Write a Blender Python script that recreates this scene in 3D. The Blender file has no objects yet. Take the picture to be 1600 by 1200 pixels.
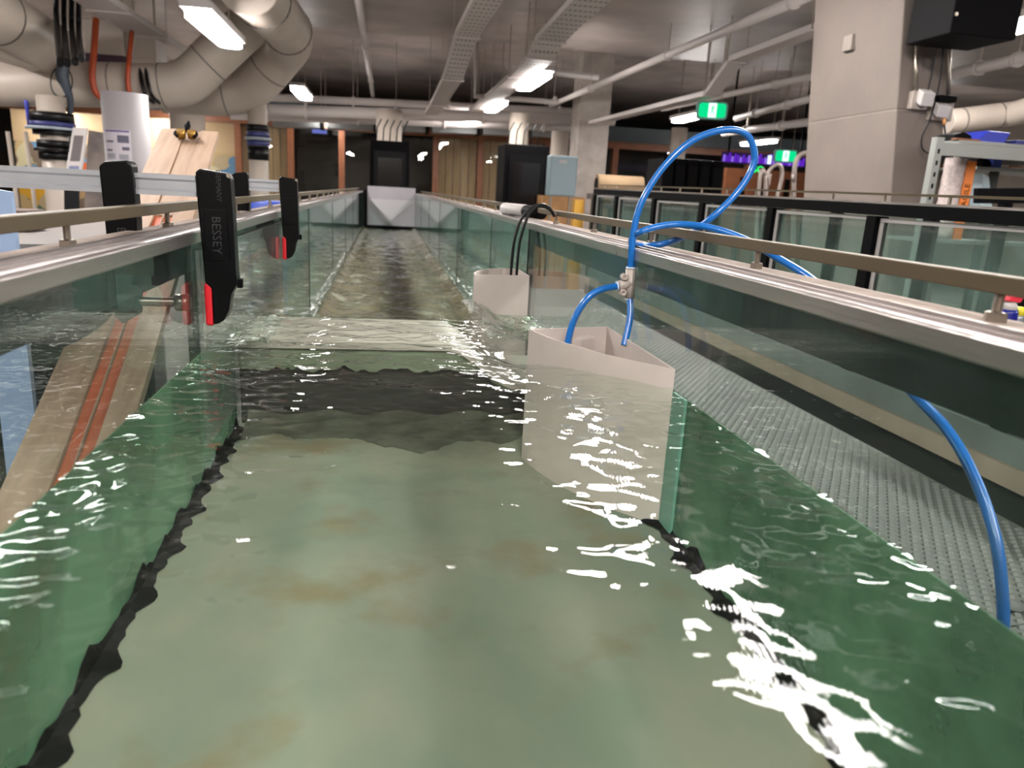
import bpy, bmesh, math, random
import numpy as np
from mathutils import Vector, Matrix

random.seed(7)
rng = np.random.RandomState(11)
S = bpy.context.scene
COL = S.collection
H = 1.5                                   # camera height above the lab floor

# ------------------------------------------------------------------ camera
F = 1150.0
def _camrot():
    VP = (600.0, 290.0); SL = 0.055
    Yc = np.array([VP[0]-800, -(VP[1]-600), -F]); Yc /= np.linalg.norm(Yc)
    A = VP[0]-800; B = VP[1]-600
    xv = (F*F + B*(VP[1]-SL*VP[0]-600) - A*800)/(-(A+B*SL)); yv = VP[1]+SL*(xv-VP[0])
    Xc = np.array([xv-800, -(yv-600), -F]); Xc /= np.linalg.norm(Xc)
    Zc = np.cross(Xc, Yc); Zc /= np.linalg.norm(Zc)
    return np.stack([Xc, Yc, Zc])
MR = _camrot()
cam = bpy.data.cameras.new('camera')
cam.sensor_width = 36.0
cam.lens = F/1600*36.0
cam.clip_start = 0.01
cam.clip_end = 200
cam.dof.use_dof = True
cam.dof.focus_distance = 0.9
cam.dof.aperture_fstop = 9.0
cam_o = bpy.data.objects.new('camera', cam); COL.objects.link(cam_o)
mw = Matrix([list(MR[i])+[0] for i in range(3)]+[[0, 0, 0, 1]])
mw.translation = Vector((0, 0, H))
cam_o.matrix_world = mw
S.camera = cam_o

# ------------------------------------------------------------------ world, exposure
w = bpy.data.worlds.new('world'); S.world = w; w.use_nodes = True
w.node_tree.nodes['Background'].inputs[0].default_value = (0.9, 0.93, 1.0, 1)
w.node_tree.nodes['Background'].inputs[1].default_value = 0.05
S.view_settings.view_transform = 'Standard'
S.view_settings.look = 'None'
S.view_settings.exposure = 0.0
S.view_settings.gamma = 1.0
S.view_settings.use_curve_mapping = False
S.cycles.transparent_max_bounces = 20
S.cycles.max_bounces = 7
S.cycles.diffuse_bounces = 4
S.cycles.glossy_bounces = 4
S.cycles.adaptive_threshold = 0.03
S.cycles.caustics_reflective = False
S.cycles.caustics_refractive = False
LAMP = 82.0                              # emission of the luminaire diffusers

# ------------------------------------------------------------------ pixel -> place helpers
def ray(px, py): return MR @ np.array([px-800, -(py-600), -F])
def atY(px, py, Y):
    d = ray(px, py)*1.0; d = d*(Y/d[1]); return Vector((d[0], d[1], d[2]+H))
def atX(px, py, X):
    d = ray(px, py); d = d*(X/d[0]); return Vector((d[0], d[1], d[2]+H))
def atZ(px, py, z):                      # z relative to the camera height
    d = ray(px, py); d = d*(z/d[2]); return Vector((d[0], d[1], d[2]+H))
def pxw(n, Y): return n*Y/F              # rough metres of n pixels at distance Y

# ------------------------------------------------------------------ materials
def srgb(r, g, b):
    f = lambda c: (c/255/12.92) if c/255 <= 0.04045 else ((c/255+0.055)/1.055)**2.4
    return (f(r), f(g), f(b), 1)
MATS = {}
def mat(name, col, rough=0.5, metal=0.0, noise=0.0, scale=8.0, bump=0.0, bscale=60.0, spec=0.5, col2=None, stretch=None, coat=0.0):
    if name in MATS: return MATS[name]
    m = bpy.data.materials.new(name); m.use_nodes = True; MATS[name] = m
    nt = m.node_tree; N = nt.nodes; L = nt.links; p = N['Principled BSDF']
    c = srgb(*col)
    p.inputs['Base Color'].default_value = c
    p.inputs['Roughness'].default_value = rough
    p.inputs['Metallic'].default_value = metal
    p.inputs['Specular IOR Level'].default_value = spec
    p.inputs['Coat Weight'].default_value = coat
    if noise or col2 or bump:
        tc = N.new('ShaderNodeTexCoord'); mp = N.new('ShaderNodeMapping')
        L.new(tc.outputs['Object'], mp.inputs[0])
        if stretch: mp.inputs['Scale'].default_value = stretch
    if noise or col2:
        nz = N.new('ShaderNodeTexNoise'); nz.inputs['Scale'].default_value = scale; nz.inputs['Detail'].default_value = 6
        L.new(mp.outputs[0], nz.inputs['Vector'])
        rp = N.new('ShaderNodeValToRGB'); L.new(nz.outputs['Fac'], rp.inputs[0])
        if col2: d = srgb(*col2)
        else: d = tuple(x*(1-noise) for x in c[:3])+(1,)
        rp.color_ramp.elements[0].position = 0.34; rp.color_ramp.elements[0].color = d
        rp.color_ramp.elements[1].position = 0.66; rp.color_ramp.elements[1].color = c
        L.new(rp.outputs[0], p.inputs['Base Color'])
    if bump:
        nb = N.new('ShaderNodeTexNoise'); nb.inputs['Scale'].default_value = bscale; nb.inputs['Detail'].default_value = 4
        L.new(mp.outputs[0], nb.inputs['Vector'])
        bp = N.new('ShaderNodeBump'); bp.inputs['Strength'].default_value = bump; bp.inputs['Distance'].default_value = 0.01
        L.new(nb.outputs['Fac'], bp.inputs['Height']); L.new(bp.outputs[0], p.inputs['Normal'])
    return m
def emis(name, col, strength):
    if name in MATS: return MATS[name]
    m = bpy.data.materials.new(name); m.use_nodes = True; MATS[name] = m
    N = m.node_tree.nodes; N.remove(N['Principled BSDF'])
    e = N.new('ShaderNodeEmission'); e.inputs[0].default_value = srgb(*col); e.inputs[1].default_value = strength
    m.node_tree.links.new(e.outputs[0], N['Material Output'].inputs[0])
    return m
def clear(name, tint, ior=1.5, rough=0.0, haze=0.0, hazecol=(190, 205, 200), bump=0.0, bscale=80.0, stretch=None, boost=1.0):
    """A see-through sheet: what passes is tinted, what reflects follows Fresnel; haze adds an uneven diffuse film."""
    m = bpy.data.materials.new(name); m.use_nodes = True; MATS[name] = m
    nt = m.node_tree; N = nt.nodes; L = nt.links; N.remove(N['Principled BSDF'])
    t = N.new('ShaderNodeBsdfTransparent'); t.inputs[0].default_value = tint+(1,)
    g = N.new('ShaderNodeBsdfGlossy'); g.inputs['Roughness'].default_value = rough
    fr = N.new('ShaderNodeLayerWeight'); fr.inputs[0].default_value = .5
    pw = N.new('ShaderNodeMath'); pw.operation = 'POWER'; pw.inputs[1].default_value = 5.0; L.new(fr.outputs['Facing'], pw.inputs[0])
    f0 = ((ior-1)/(ior+1))**2
    ma = N.new('ShaderNodeMath'); ma.operation = 'MULTIPLY_ADD'; ma.use_clamp = True; ma.inputs[1].default_value = (1-f0)*boost; ma.inputs[2].default_value = f0*boost
    L.new(pw.outputs[0], ma.inputs[0])
    mx = N.new('ShaderNodeMixShader'); L.new(ma.outputs[0], mx.inputs[0])
    base = t
    tc = N.new('ShaderNodeTexCoord'); mp = N.new('ShaderNodeMapping'); L.new(tc.outputs['Object'], mp.inputs[0])
    if stretch: mp.inputs['Scale'].default_value = stretch
    if haze:
        d = N.new('ShaderNodeBsdfDiffuse'); d.inputs[0].default_value = srgb(*hazecol)
        nz = N.new('ShaderNodeTexNoise'); nz.inputs['Scale'].default_value = 9; nz.inputs['Detail'].default_value = 5
        L.new(mp.outputs[0], nz.inputs['Vector'])
        mr = N.new('ShaderNodeMapRange'); mr.inputs[1].default_value = .3; mr.inputs[2].default_value = .75; mr.inputs[3].default_value = haze*.35; mr.inputs[4].default_value = haze*1.4
        L.new(nz.outputs['Fac'], mr.inputs[0])
        hm = N.new('ShaderNodeMixShader'); L.new(mr.outputs[0], hm.inputs[0]); L.new(t.outputs[0], hm.inputs[1]); L.new(d.outputs[0], hm.inputs[2])
        base = hm
    L.new(base.outputs[0], mx.inputs[1]); L.new(g.outputs[0], mx.inputs[2])
    if bump:
        nb = N.new('ShaderNodeTexNoise'); nb.inputs['Scale'].default_value = bscale; nb.inputs['Detail'].default_value = 2
        L.new(mp.outputs[0], nb.inputs['Vector'])
        bp = N.new('ShaderNodeBump'); bp.inputs['Strength'].default_value = bump; bp.inputs['Distance'].default_value = 0.002
        L.new(nb.outputs['Fac'], bp.inputs['Height']); L.new(bp.outputs[0], g.inputs['Normal']); L.new(bp.outputs[0], fr.inputs['Normal'])
    L.new(mx.outputs[0], N['Material Output'].inputs[0])
    return m

M_conc = mat('concrete', (120, 109, 102), .75, noise=.14, scale=3, bump=.15, bscale=40)
M_concd = mat('concrete_worn', (150, 140, 133), .8, noise=.3, scale=4, bump=.2, bscale=30)
M_slab = mat('slab_soffit', (172, 161, 155), .45, metal=.1, noise=.42, scale=1.1, bump=.12, bscale=5)
M_slab2 = mat('slab_soffit_high', (180, 168, 162), .6, noise=.35, scale=1.5)
M_floor = mat('lab_floor', (146, 142, 137), .6, noise=.25, scale=2)
M_plaster = mat('plaster', (176, 164, 152), .8, noise=.15, scale=2)
M_pvc = mat('pvc_pipe', (190, 178, 166), .38, noise=.12, scale=2)
M_pvcline = mat('pipe_joint', (112, 104, 98), .6)
M_white = mat('white_paint', (190, 184, 182), .45)
M_tray = mat('tray_paint', (190, 182, 178), .5)
M_black = mat('black_paint', (7, 6, 8), .6, spec=.08)
M_blackg = mat('black_gloss', (5, 5, 6), .34, spec=.15)
M_navy = mat('navy_steel', (13, 16, 20), .4, noise=.3, scale=6)
M_alu = mat('aluminium', (186, 178, 174), .3, metal=.9, noise=.25, scale=5, stretch=(3, .35, 3), bump=.12, bscale=40)
M_alud = mat('aluminium_scuffed', (140, 130, 128), .38, metal=.85, noise=.5, scale=9, stretch=(6, .5, 3))
M_plate = mat('weathered_plate', (160, 144, 133), .9, noise=.35, scale=22, bump=.12, bscale=150)
M_brass = mat('brass_rail', (92, 78, 54), .5, metal=.3, noise=.25, scale=5)
M_steel = mat('bolt_steel', (170, 160, 148), .32, metal=.9)
M_zinc = mat('zinc_bar', (196, 200, 206), .3, metal=.7, noise=.15, scale=40, stretch=(.4, 1, 1))
M_red = mat('red_pad', (205, 25, 38), .4)
M_blue = mat('blue_hose', (18, 100, 178), .28, coat=.4)
M_letter = mat('embossed_black', (30, 30, 32), .45, spec=.4)
M_fit = mat('fitting_grey', (176, 164, 156), .45)
M_fitw = mat('fitting_collar', (205, 214, 226), .4)
M_print = mat('white_print', (196, 184, 177), .55, noise=.06, scale=30)
M_cable = mat('cable_black', (8, 8, 9), .4, spec=.3)
M_wood = mat('pine_board', (172, 144, 121), .6, col2=(152, 125, 103), scale=7, stretch=(9, .5, 2))
M_orange = mat('orange_groove', (196, 98, 62), .5, noise=.2, scale=20)
M_timber = mat('orange_timber', (124, 74, 44), .5, noise=.2, scale=6)
M_tan = mat('tan_screen', (184, 156, 122), .7, noise=.2, scale=5, stretch=(14, 1, .4))
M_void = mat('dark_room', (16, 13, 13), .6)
M_teal = mat('beam_paint', (66, 74, 80), .5, noise=.2, scale=2)
M_sage = mat('sage_panel', (118, 128, 108), .6, noise=.2, scale=5)
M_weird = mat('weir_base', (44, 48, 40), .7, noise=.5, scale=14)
M_weirw = mat('weir_white', (186, 178, 170), .45, noise=.1, scale=14)
M_grate = mat('walkway_mesh', (122, 122, 117), .55, noise=.2, scale=7)
M_grated = mat('walkway_mesh_base', (84, 85, 81), .7)
M_seal = mat('sealant', (10, 12, 11), .6, spec=.1)
M_bench = mat('bench_top', (118, 112, 109), .5)
M_strap = mat('orange_strap', (170, 70, 36), .5)
M_purple = emis('purple_glow', (96, 40, 190), 1.1)
M_exit = emis('exit_green', (10, 205, 130), 1.3)
M_exitw = emis('exit_white', (225, 255, 245), 1.5)
M_lamp = emis('lamp_diffuser', (255, 250, 246), LAMP)
M_glass = clear('flume_glass', (0.87, 0.92, 0.905), 1.5, haze=.02, hazecol=(150, 170, 162), stretch=(1, 3, .7))
M_glassd = clear('flume_glass_wet', (0.66, 0.86, 0.80), 1.5, haze=.34, hazecol=(146, 180, 168), stretch=(1, 5, .5))
M_glass2 = clear('tank_glass', (0.86, 0.92, 0.90), 1.5, haze=.08, hazecol=(170, 186, 180))
M_wglass = clear('window_glass', (0.9, 0.9, 0.88), 1.45)
M_acryl = clear('acrylic', (0.93, 0.96, 0.95), 1.49, haze=.08, hazecol=(215, 215, 210))
M_water = clear('water', (0.90, 0.95, 0.90), 1.33, bump=.15, bscale=45)
M_cgreen = clear('underwater_tint_and_reflection', (0.50, 0.62, 0.54), 1.2, haze=1.0, hazecol=(90, 124, 100))

def bed_material():
    m = bpy.data.materials.new('bed'); m.use_nodes = True
    nt = m.node_tree; N = nt.nodes; L = nt.links; p = N['Principled BSDF']; p.inputs['Roughness'].default_value = .7
    tc = N.new('ShaderNodeTexCoord')
    def noise(scale, detail, stretch=(1, 1, 1)):
        mp = N.new('ShaderNodeMapping'); mp.inputs['Scale'].default_value = stretch; L.new(tc.outputs['Object'], mp.inputs[0])
        n = N.new('ShaderNodeTexNoise'); n.inputs['Scale'].default_value = scale; n.inputs['Detail'].default_value = detail; L.new(mp.outputs[0], n.inputs['Vector']); return n.outputs['Fac']
    def ramp(fac, a, b, ca, cb):
        r = N.new('ShaderNodeValToRGB'); r.color_ramp.elements[0].position = a; r.color_ramp.elements[1].position = b
        r.color_ramp.elements[0].color = ca; r.color_ramp.elements[1].color = cb; L.new(fac, r.inputs[0]); return r.outputs[0]
    base = ramp(noise(9, 6, (1, .6, 1)), .38, .62, srgb(108, 118, 104), srgb(127, 128, 113))
    stain = ramp(noise(11, 6), .55, .70, (0, 0, 0, 1), (1, 1, 1, 1))
    mix = N.new('ShaderNodeMixRGB'); L.new(base, mix.inputs[1]); mix.inputs[2].default_value = srgb(112, 98, 68)
    mu = N.new('ShaderNodeMath'); mu.operation = 'MULTIPLY'; mu.inputs[1].default_value = .75; L.new(stain, mu.inputs[0]); L.new(mu.outputs[0], mix.inputs[0])
    L.new(mix.outputs[0], p.inputs['Base Color'])
    return m
M_bed = bed_material()
def downstream_material():
    m = bpy.data.materials.new('turbulent_water'); m.use_nodes = True
    nt = m.node_tree; N = nt.nodes; L = nt.links; p = N['Principled BSDF']
    p.inputs['Roughness'].default_value = .12; p.inputs['IOR'].default_value = 1.33
    tc = N.new('ShaderNodeTexCoord')
    def noise(scale, detail, stretch):
        mp = N.new('ShaderNodeMapping'); mp.inputs['Scale'].default_value = stretch; L.new(tc.outputs['Object'], mp.inputs[0])
        n = N.new('ShaderNodeTexNoise'); n.inputs['Scale'].default_value = scale; n.inputs['Detail'].default_value = detail; L.new(mp.outputs[0], n.inputs['Vector']); return n.outputs['Fac']
    r = N.new('ShaderNodeValToRGB'); L.new(noise(5, 5, (1.4, .5, 1)), r.inputs[0])
    r.color_ramp.elements[0].position = .36; r.color_ramp.elements[0].color = srgb(100, 92, 72)
    r.color_ramp.elements[1].position = .66; r.color_ramp.elements[1].color = srgb(128, 121, 102)
    r2 = N.new('ShaderNodeValToRGB'); L.new(noise(16, 5, (1, .45, 1)), r2.inputs[0])
    r2.color_ramp.elements[0].position = .56; r2.color_ramp.elements[0].color = (0, 0, 0, 1)
    r2.color_ramp.elements[1].position = .72; r2.color_ramp.elements[1].color = (.7, .7, .7, 1)
    mx = N.new('ShaderNodeMixRGB'); L.new(r2.outputs[0], mx.inputs[0]); L.new(r.outputs[0], mx.inputs[1]); mx.inputs[2].default_value = srgb(190, 186, 170)
    L.new(mx.outputs[0], p.inputs['Base Color'])
    return m
M_down = downstream_material()
def mural_material():
    m = bpy.data.materials.new('mural'); m.use_nodes = True
    nt = m.node_tree; N = nt.nodes; L = nt.links; p = N['Principled BSDF']; p.inputs['Roughness'].default_value = .7
    tc = N.new('ShaderNodeTexCoord'); nz = N.new('ShaderNodeTexNoise'); nz.inputs['Scale'].default_value = 1.6; nz.inputs['Detail'].default_value = 3
    L.new(tc.outputs['Object'], nz.inputs['Vector'])
    ad = N.new('ShaderNodeVectorMath'); ad.operation = 'MULTIPLY_ADD'; ad.inputs[1].default_value = (1.2, 0, 1.2); L.new(nz.outputs['Color'], ad.inputs[0]); L.new(tc.outputs['Object'], ad.inputs[2])
    vo = N.new('ShaderNodeTexVoronoi'); vo.inputs['Scale'].default_value = 2.6; L.new(ad.outputs[0], vo.inputs['Vector'])
    sp = N.new('ShaderNodeSeparateColor'); L.new(vo.outputs['Color'], sp.inputs[0])
    r = N.new('ShaderNodeValToRGB'); r.color_ramp.interpolation = 'CONSTANT'; L.new(sp.outputs[0], r.inputs[0])
    cols = [(206, 178, 130), (120, 104, 90), (226, 170, 50), (190, 172, 140), (96, 138, 176), (150, 136, 110), (196, 92, 44), (216, 206, 170), (70, 110, 96), (178, 150, 110)]
    e = r.color_ramp.elements
    e[0].color = srgb(*cols[0]); e[1].position = .1; e[1].color = srgb(*cols[1])
    for i, c in enumerate(cols[2:]):
        q = e.new(.2+.1*i); q.color = srgb(*c)
    L.new(r.outputs[0], p.inputs['Base Color'])
    return m
M_mural = mural_material()
def tray_perf():
    m = mat('tray_perforated', (190, 182, 178), .5)
    nt = m.node_tree; N = nt.nodes; L = nt.links; p = N['Principled BSDF']
    tc = N.new('ShaderNodeTexCoord'); sx = N.new('ShaderNodeSeparateXYZ'); L.new(tc.outputs['Object'], sx.inputs[0])
    def fr(o, k, t):
        a = N.new('ShaderNodeMath'); a.operation = 'MULTIPLY'; a.inputs[1].default_value = k; L.new(o, a.inputs[0])
        b = N.new('ShaderNodeMath'); b.operation = 'FRACT'; L.new(a.outputs[0], b.inputs[0])
        c = N.new('ShaderNodeMath'); c.operation = 'LESS_THAN'; c.inputs[1].default_value = t; L.new(b.outputs[0], c.inputs[0]); return c.outputs[0]
    a = fr(sx.outputs[1], 7.0, .28); b = fr(sx.outputs[0], 26.0, .6)
    mu = N.new('ShaderNodeMath'); mu.operation = 'MULTIPLY'; L.new(a, mu.inputs[0]); L.new(b, mu.inputs[1])
    mx = N.new('ShaderNodeMixRGB'); L.new(mu.outputs[0], mx.inputs[0]); mx.inputs[1].default_value = srgb(190, 182, 178); mx.inputs[2].default_value = srgb(112, 104, 101)
    L.new(mx.outputs[0], p.inputs['Base Color'])
    return m
M_perf = tray_perf()

# ------------------------------------------------------------------ mesh builder
class MB:
    def __init__(s): s.v = []; s.f = []; s.sm = []
    def add(s, vs, fs, smooth=False):
        o = len(s.v); s.v += [tuple(v) for v in vs]; s.f += [tuple(i+o for i in f) for f in fs]; s.sm += [smooth]*len(fs); return s
    def box(s, a, b):
        x0, y0, z0 = a; x1, y1, z1 = b
        return s.hexa([(x0, y0, z0), (x1, y0, z0), (x1, y1, z0), (x0, y1, z0)], [(x0, y0, z1), (x1, y0, z1), (x1, y1, z1), (x0, y1, z1)])
    def hexa(s, lo, hi):
        n = len(lo)
        fs = [tuple(range(n-1, -1, -1)), tuple(range(n, 2*n))]+[(i, (i+1) % n, n+(i+1) % n, n+i) for i in range(n)]
        return s.add(list(lo)+list(hi), fs)
    def obox(s, c, ux, uy, uz):           # centre and three half-extent vectors
        c, ux, uy, uz = map(Vector, (c, ux, uy, uz))
        q = [(-1, -1), (1, -1), (1, 1), (-1, 1)]
        return s.hexa([c+ux*a+uy*b-uz for a, b in q], [c+ux*a+uy*b+uz for a, b in q])
    def prism(s, pts, vec):               # closed outline swept along vec
        vec = Vector(vec); lo = [Vector(p) for p in pts]
        return s.hexa(lo, [p+vec for p in lo])
    def rings(s, rs, cap=True, smooth=True, closed=True):
        n = len(rs[0]); o = len(s.v); vs = [v for r in rs for v in r]; fs = []
        for k in range(len(rs)-1):
            for i in range(n if closed else n-1):
                j = (i+1) % n; fs.append((k*n+i, k*n+j, (k+1)*n+j, (k+1)*n+i))
        s.add(vs, fs, smooth)
        if cap and closed:
            s.f.append(tuple(o+i for i in range(n-1, -1, -1))); s.sm.append(False)
            s.f.append(tuple(o+(len(rs)-1)*n+i for i in range(n))); s.sm.append(False)
        return s
    def tube(s, path, r, n=10, res=0, cap=True):
        P = [Vector(p) for p in path]
        R = list(r) if isinstance(r, (list, tuple)) else [r]*len(P)
        if res and len(P) > 2:
            Q = []; RQ = []
            for i in range(len(P)-1):
                p0 = P[max(i-1, 0)]; p1 = P[i]; p2 = P[i+1]; p3 = P[min(i+2, len(P)-1)]
                for k in range(res):
                    t = k/res
                    Q.append(.5*((2*p1)+(p2-p0)*t+(2*p0-5*p1+4*p2-p3)*t*t+(3*p1-p0-3*p2+p3)*t**3)); RQ.append(R[i]*(1-t)+R[i+1]*t)
            Q.append(P[-1]); RQ.append(R[-1]); P, R = Q, RQ
        T = []
        for i in range(len(P)):
            d = (P[min(i+1, len(P)-1)]-P[max(i-1, 0)]); T.append(d.normalized())
        up = Vector((0, 0, 1)) if abs(T[0].z) < .9 else Vector((1, 0, 0))
        nrm = (up-T[0]*up.dot(T[0])).normalized(); rs = []
        for i in range(len(P)):
            if i: nrm = (nrm-T[i]*nrm.dot(T[i])).normalized()
            bn = T[i].cross(nrm)
            rs.append([P[i]+(nrm*math.cos(2*math.pi*k/n)+bn*math.sin(2*math.pi*k/n))*R[i] for k in range(n)])
        return s.rings(rs, cap)
    def lathe(s, c, prof, n=24, axis='z'):
        c = Vector(c); rs = []
        for r, h in prof:
            ring = []
            for k in range(n):
                a = 2*math.pi*k/n; x, y = r*math.cos(a), r*math.sin(a)
                ring.append(c+(Vector((x, y, h)) if axis == 'z' else Vector((h, x, y)) if axis == 'x' else Vector((y, h, x))))
            rs.append(ring)
        return s.rings(rs, True, n > 8)
    def build(s, name, m, parent=None, bevel=0.0):
        me = bpy.data.meshes.new(name); me.from_pydata([tuple(v) for v in s.v], [], s.f); me.update()
        bm = bmesh.new(); bm.from_mesh(me)
        if bevel: bmesh.ops.remove_doubles(bm, verts=bm.verts, dist=1e-6)
        bmesh.ops.recalc_face_normals(bm, faces=bm.faces); bm.to_mesh(me); bm.free()
        if len(me.polygons) == len(s.sm): me.polygons.foreach_set('use_smooth', s.sm)
        me.materials.append(m)
        o = bpy.data.objects.new(name, me); COL.objects.link(o)
        if bevel:
            b = o.modifiers.new('bevel', 'BEVEL'); b.width = bevel; b.segments = 2; b.limit_method = 'ANGLE'
        if parent is not None:
            o.parent = parent; o.matrix_parent_inverse = Matrix.Translation(-parent_world(parent))
        return o
def parent_world(p):
    v = Vector(p.location)
    while p.parent is not None:
        p = p.parent; v = v  # sub-part parents sit at the origin of their own mesh coordinates
    return v
def empty(name, loc, label, cat, group=None):
    o = bpy.data.objects.new(name, None); o.empty_display_size = .05; COL.objects.link(o); o.location = loc
    return tag(o, label, cat, group)
def tag(o, label=None, cat=None, group=None, kind=None):
    if label: o['label'] = label
    if cat: o['category'] = cat
    if group: o['group'] = group
    if kind: o['kind'] = kind
    return o
def struct(o, label=None, cat=None): return tag(o, label, cat, None, 'structure')
def text_mesh(name, body, size, depth, loc, ux, uy, m, parent=None, align='CENTER'):
    cu = bpy.data.curves.new(name, 'FONT'); cu.body = body; cu.size = size; cu.extrude = depth; cu.align_x = align; cu.align_y = 'CENTER'; cu.resolution_u = 2
    t = bpy.data.objects.new(name+'_curve', cu); COL.objects.link(t)
    bpy.context.view_layer.update()
    me = bpy.data.meshes.new_from_object(t.evaluated_get(bpy.context.evaluated_depsgraph_get()))
    bpy.data.objects.remove(t); bpy.data.curves.remove(cu)
    ux = Vector(ux).normalized(); uy = Vector(uy).normalized(); uz = ux.cross(uy)
    R = Matrix((ux, uy, uz)).transposed().to_4x4(); R.translation = Vector(loc)
    me.transform(R); me.materials.clear(); me.materials.append(m)
    o = bpy.data.objects.new(name, me); COL.objects.link(o)
    if parent is not None: o.parent = parent; o.matrix_parent_inverse = Matrix.Translation(-parent_world(parent))
    return o
def V(x, y, z): return Vector((x, y, z+H))          # z relative to the camera height
def hose(path, r, name, m, parent=None, n=10, res=8):
    return MB().tube(path, r, n, res).build(name, m, parent)

# ------------------------------------------------------------------ the room
struct(MB().box((-14, -5, -.1), (14, 22, 0)).build('floor', M_floor), 'grey concrete laboratory floor', 'floor')
struct(MB().box((-14, -5, 1.7+H), (14, 9.35, 2.3+H)).build('ceiling', M_slab), 'low concrete ceiling slab overhead', 'ceiling')
struct(MB().box((-14, 9.35, 2.25+H), (14, 22, 2.5+H)).build('ceiling', M_slab2), 'higher dark ceiling slab at the back', 'ceiling')
struct(MB().box((-14.2, -5, 0), (-14, 22, 4)).build('wall_left', M_plaster), 'plain wall at the far left', 'wall')
struct(MB().box((14, -5, 0), (14.2, 22, 4)).build('wall_right', M_plaster), 'plain wall at the far right', 'wall')
struct(MB().box((-14, -5.2, 0), (14, -5, 4)).build('wall_front', M_plaster), 'plain wall behind the viewpoint', 'wall')
struct(MB().box((-14, 22, 0), (14, 22.2, 4)).build('wall_back', M_void), 'dark back wall of the room beyond the windows', 'wall')

# glazed partition across the back: bays between orange timber mullions
WY = 16.0; WT = 1.05+H
struct(MB().box((-14, WY-.15, WT+.12), (14, WY+.2, WT+.42)).build('trim_1', M_teal), 'dark teal beam above the glazed partition', 'beam')
struct(MB().box((-14, WY-.08, WT-.02), (14, WY+.12, WT+.12)).build('trim_2', M_timber), 'orange timber head rail of the glazed partition', 'trim')
mx = [-7.6, -6.35, -5.1, -3.9, -2.85, -1.85, -.85, 1.05, 1.98, 3.4, 4.9, 6.3, 8.0, 10.0]
kinds = ['mural', 'mural', 'mural', 'mural', 'tan', 'void', 'void', 'tan', 'tan', 'void', 'void', 'void', 'void']
for i, x in enumerate(mx[:-1]):
    x1 = mx[i+1]
    wn = struct(bpy.data.objects.new('window_%d' % (i+1), None)); COL.objects.link(wn); wn.location = (x, WY, 0)
    MB().box((x-.06, WY-.06, 0), (x+.06, WY+.1, WT)).build('mullion', M_timber, wn)
    MB().box((x+.06, WY, .1), (x1-.06, WY+.012, WT)).build('pane', M_wglass, wn)
    MB().box((x+.06, WY-.03, 0), (x1-.06, WY+.06, .1)).build('sill', M_timber, wn)
    k = kinds[i]
    if k == 'mural': MB().box((x, WY+1.6, 0), (x1, WY+1.66, WT-.55)).build('mural', M_mural, wn); MB().box((x, WY+1.6, WT-.55), (x1, WY+1.66, WT+.5)).build('wall_panel', mat('cream_wall', (214, 186, 148), .7), wn)
    if k == 'tan':
        n = max(3, int((x1-x)/.16))
        for j in range(n):
            a = x+.06+(x1-x-.12)*j/n; b = x+.06+(x1-x-.12)*(j+1)/n-.012
            MB().box((a, WY+.1, .1), (b, WY+.12, WT)).build('blind_slat', M_tan, wn)
    if k == 'void': MB().box((x, WY+1.2, 0), (x1, WY+1.26, WT)).build('dark_panel', M_void, wn)

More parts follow.
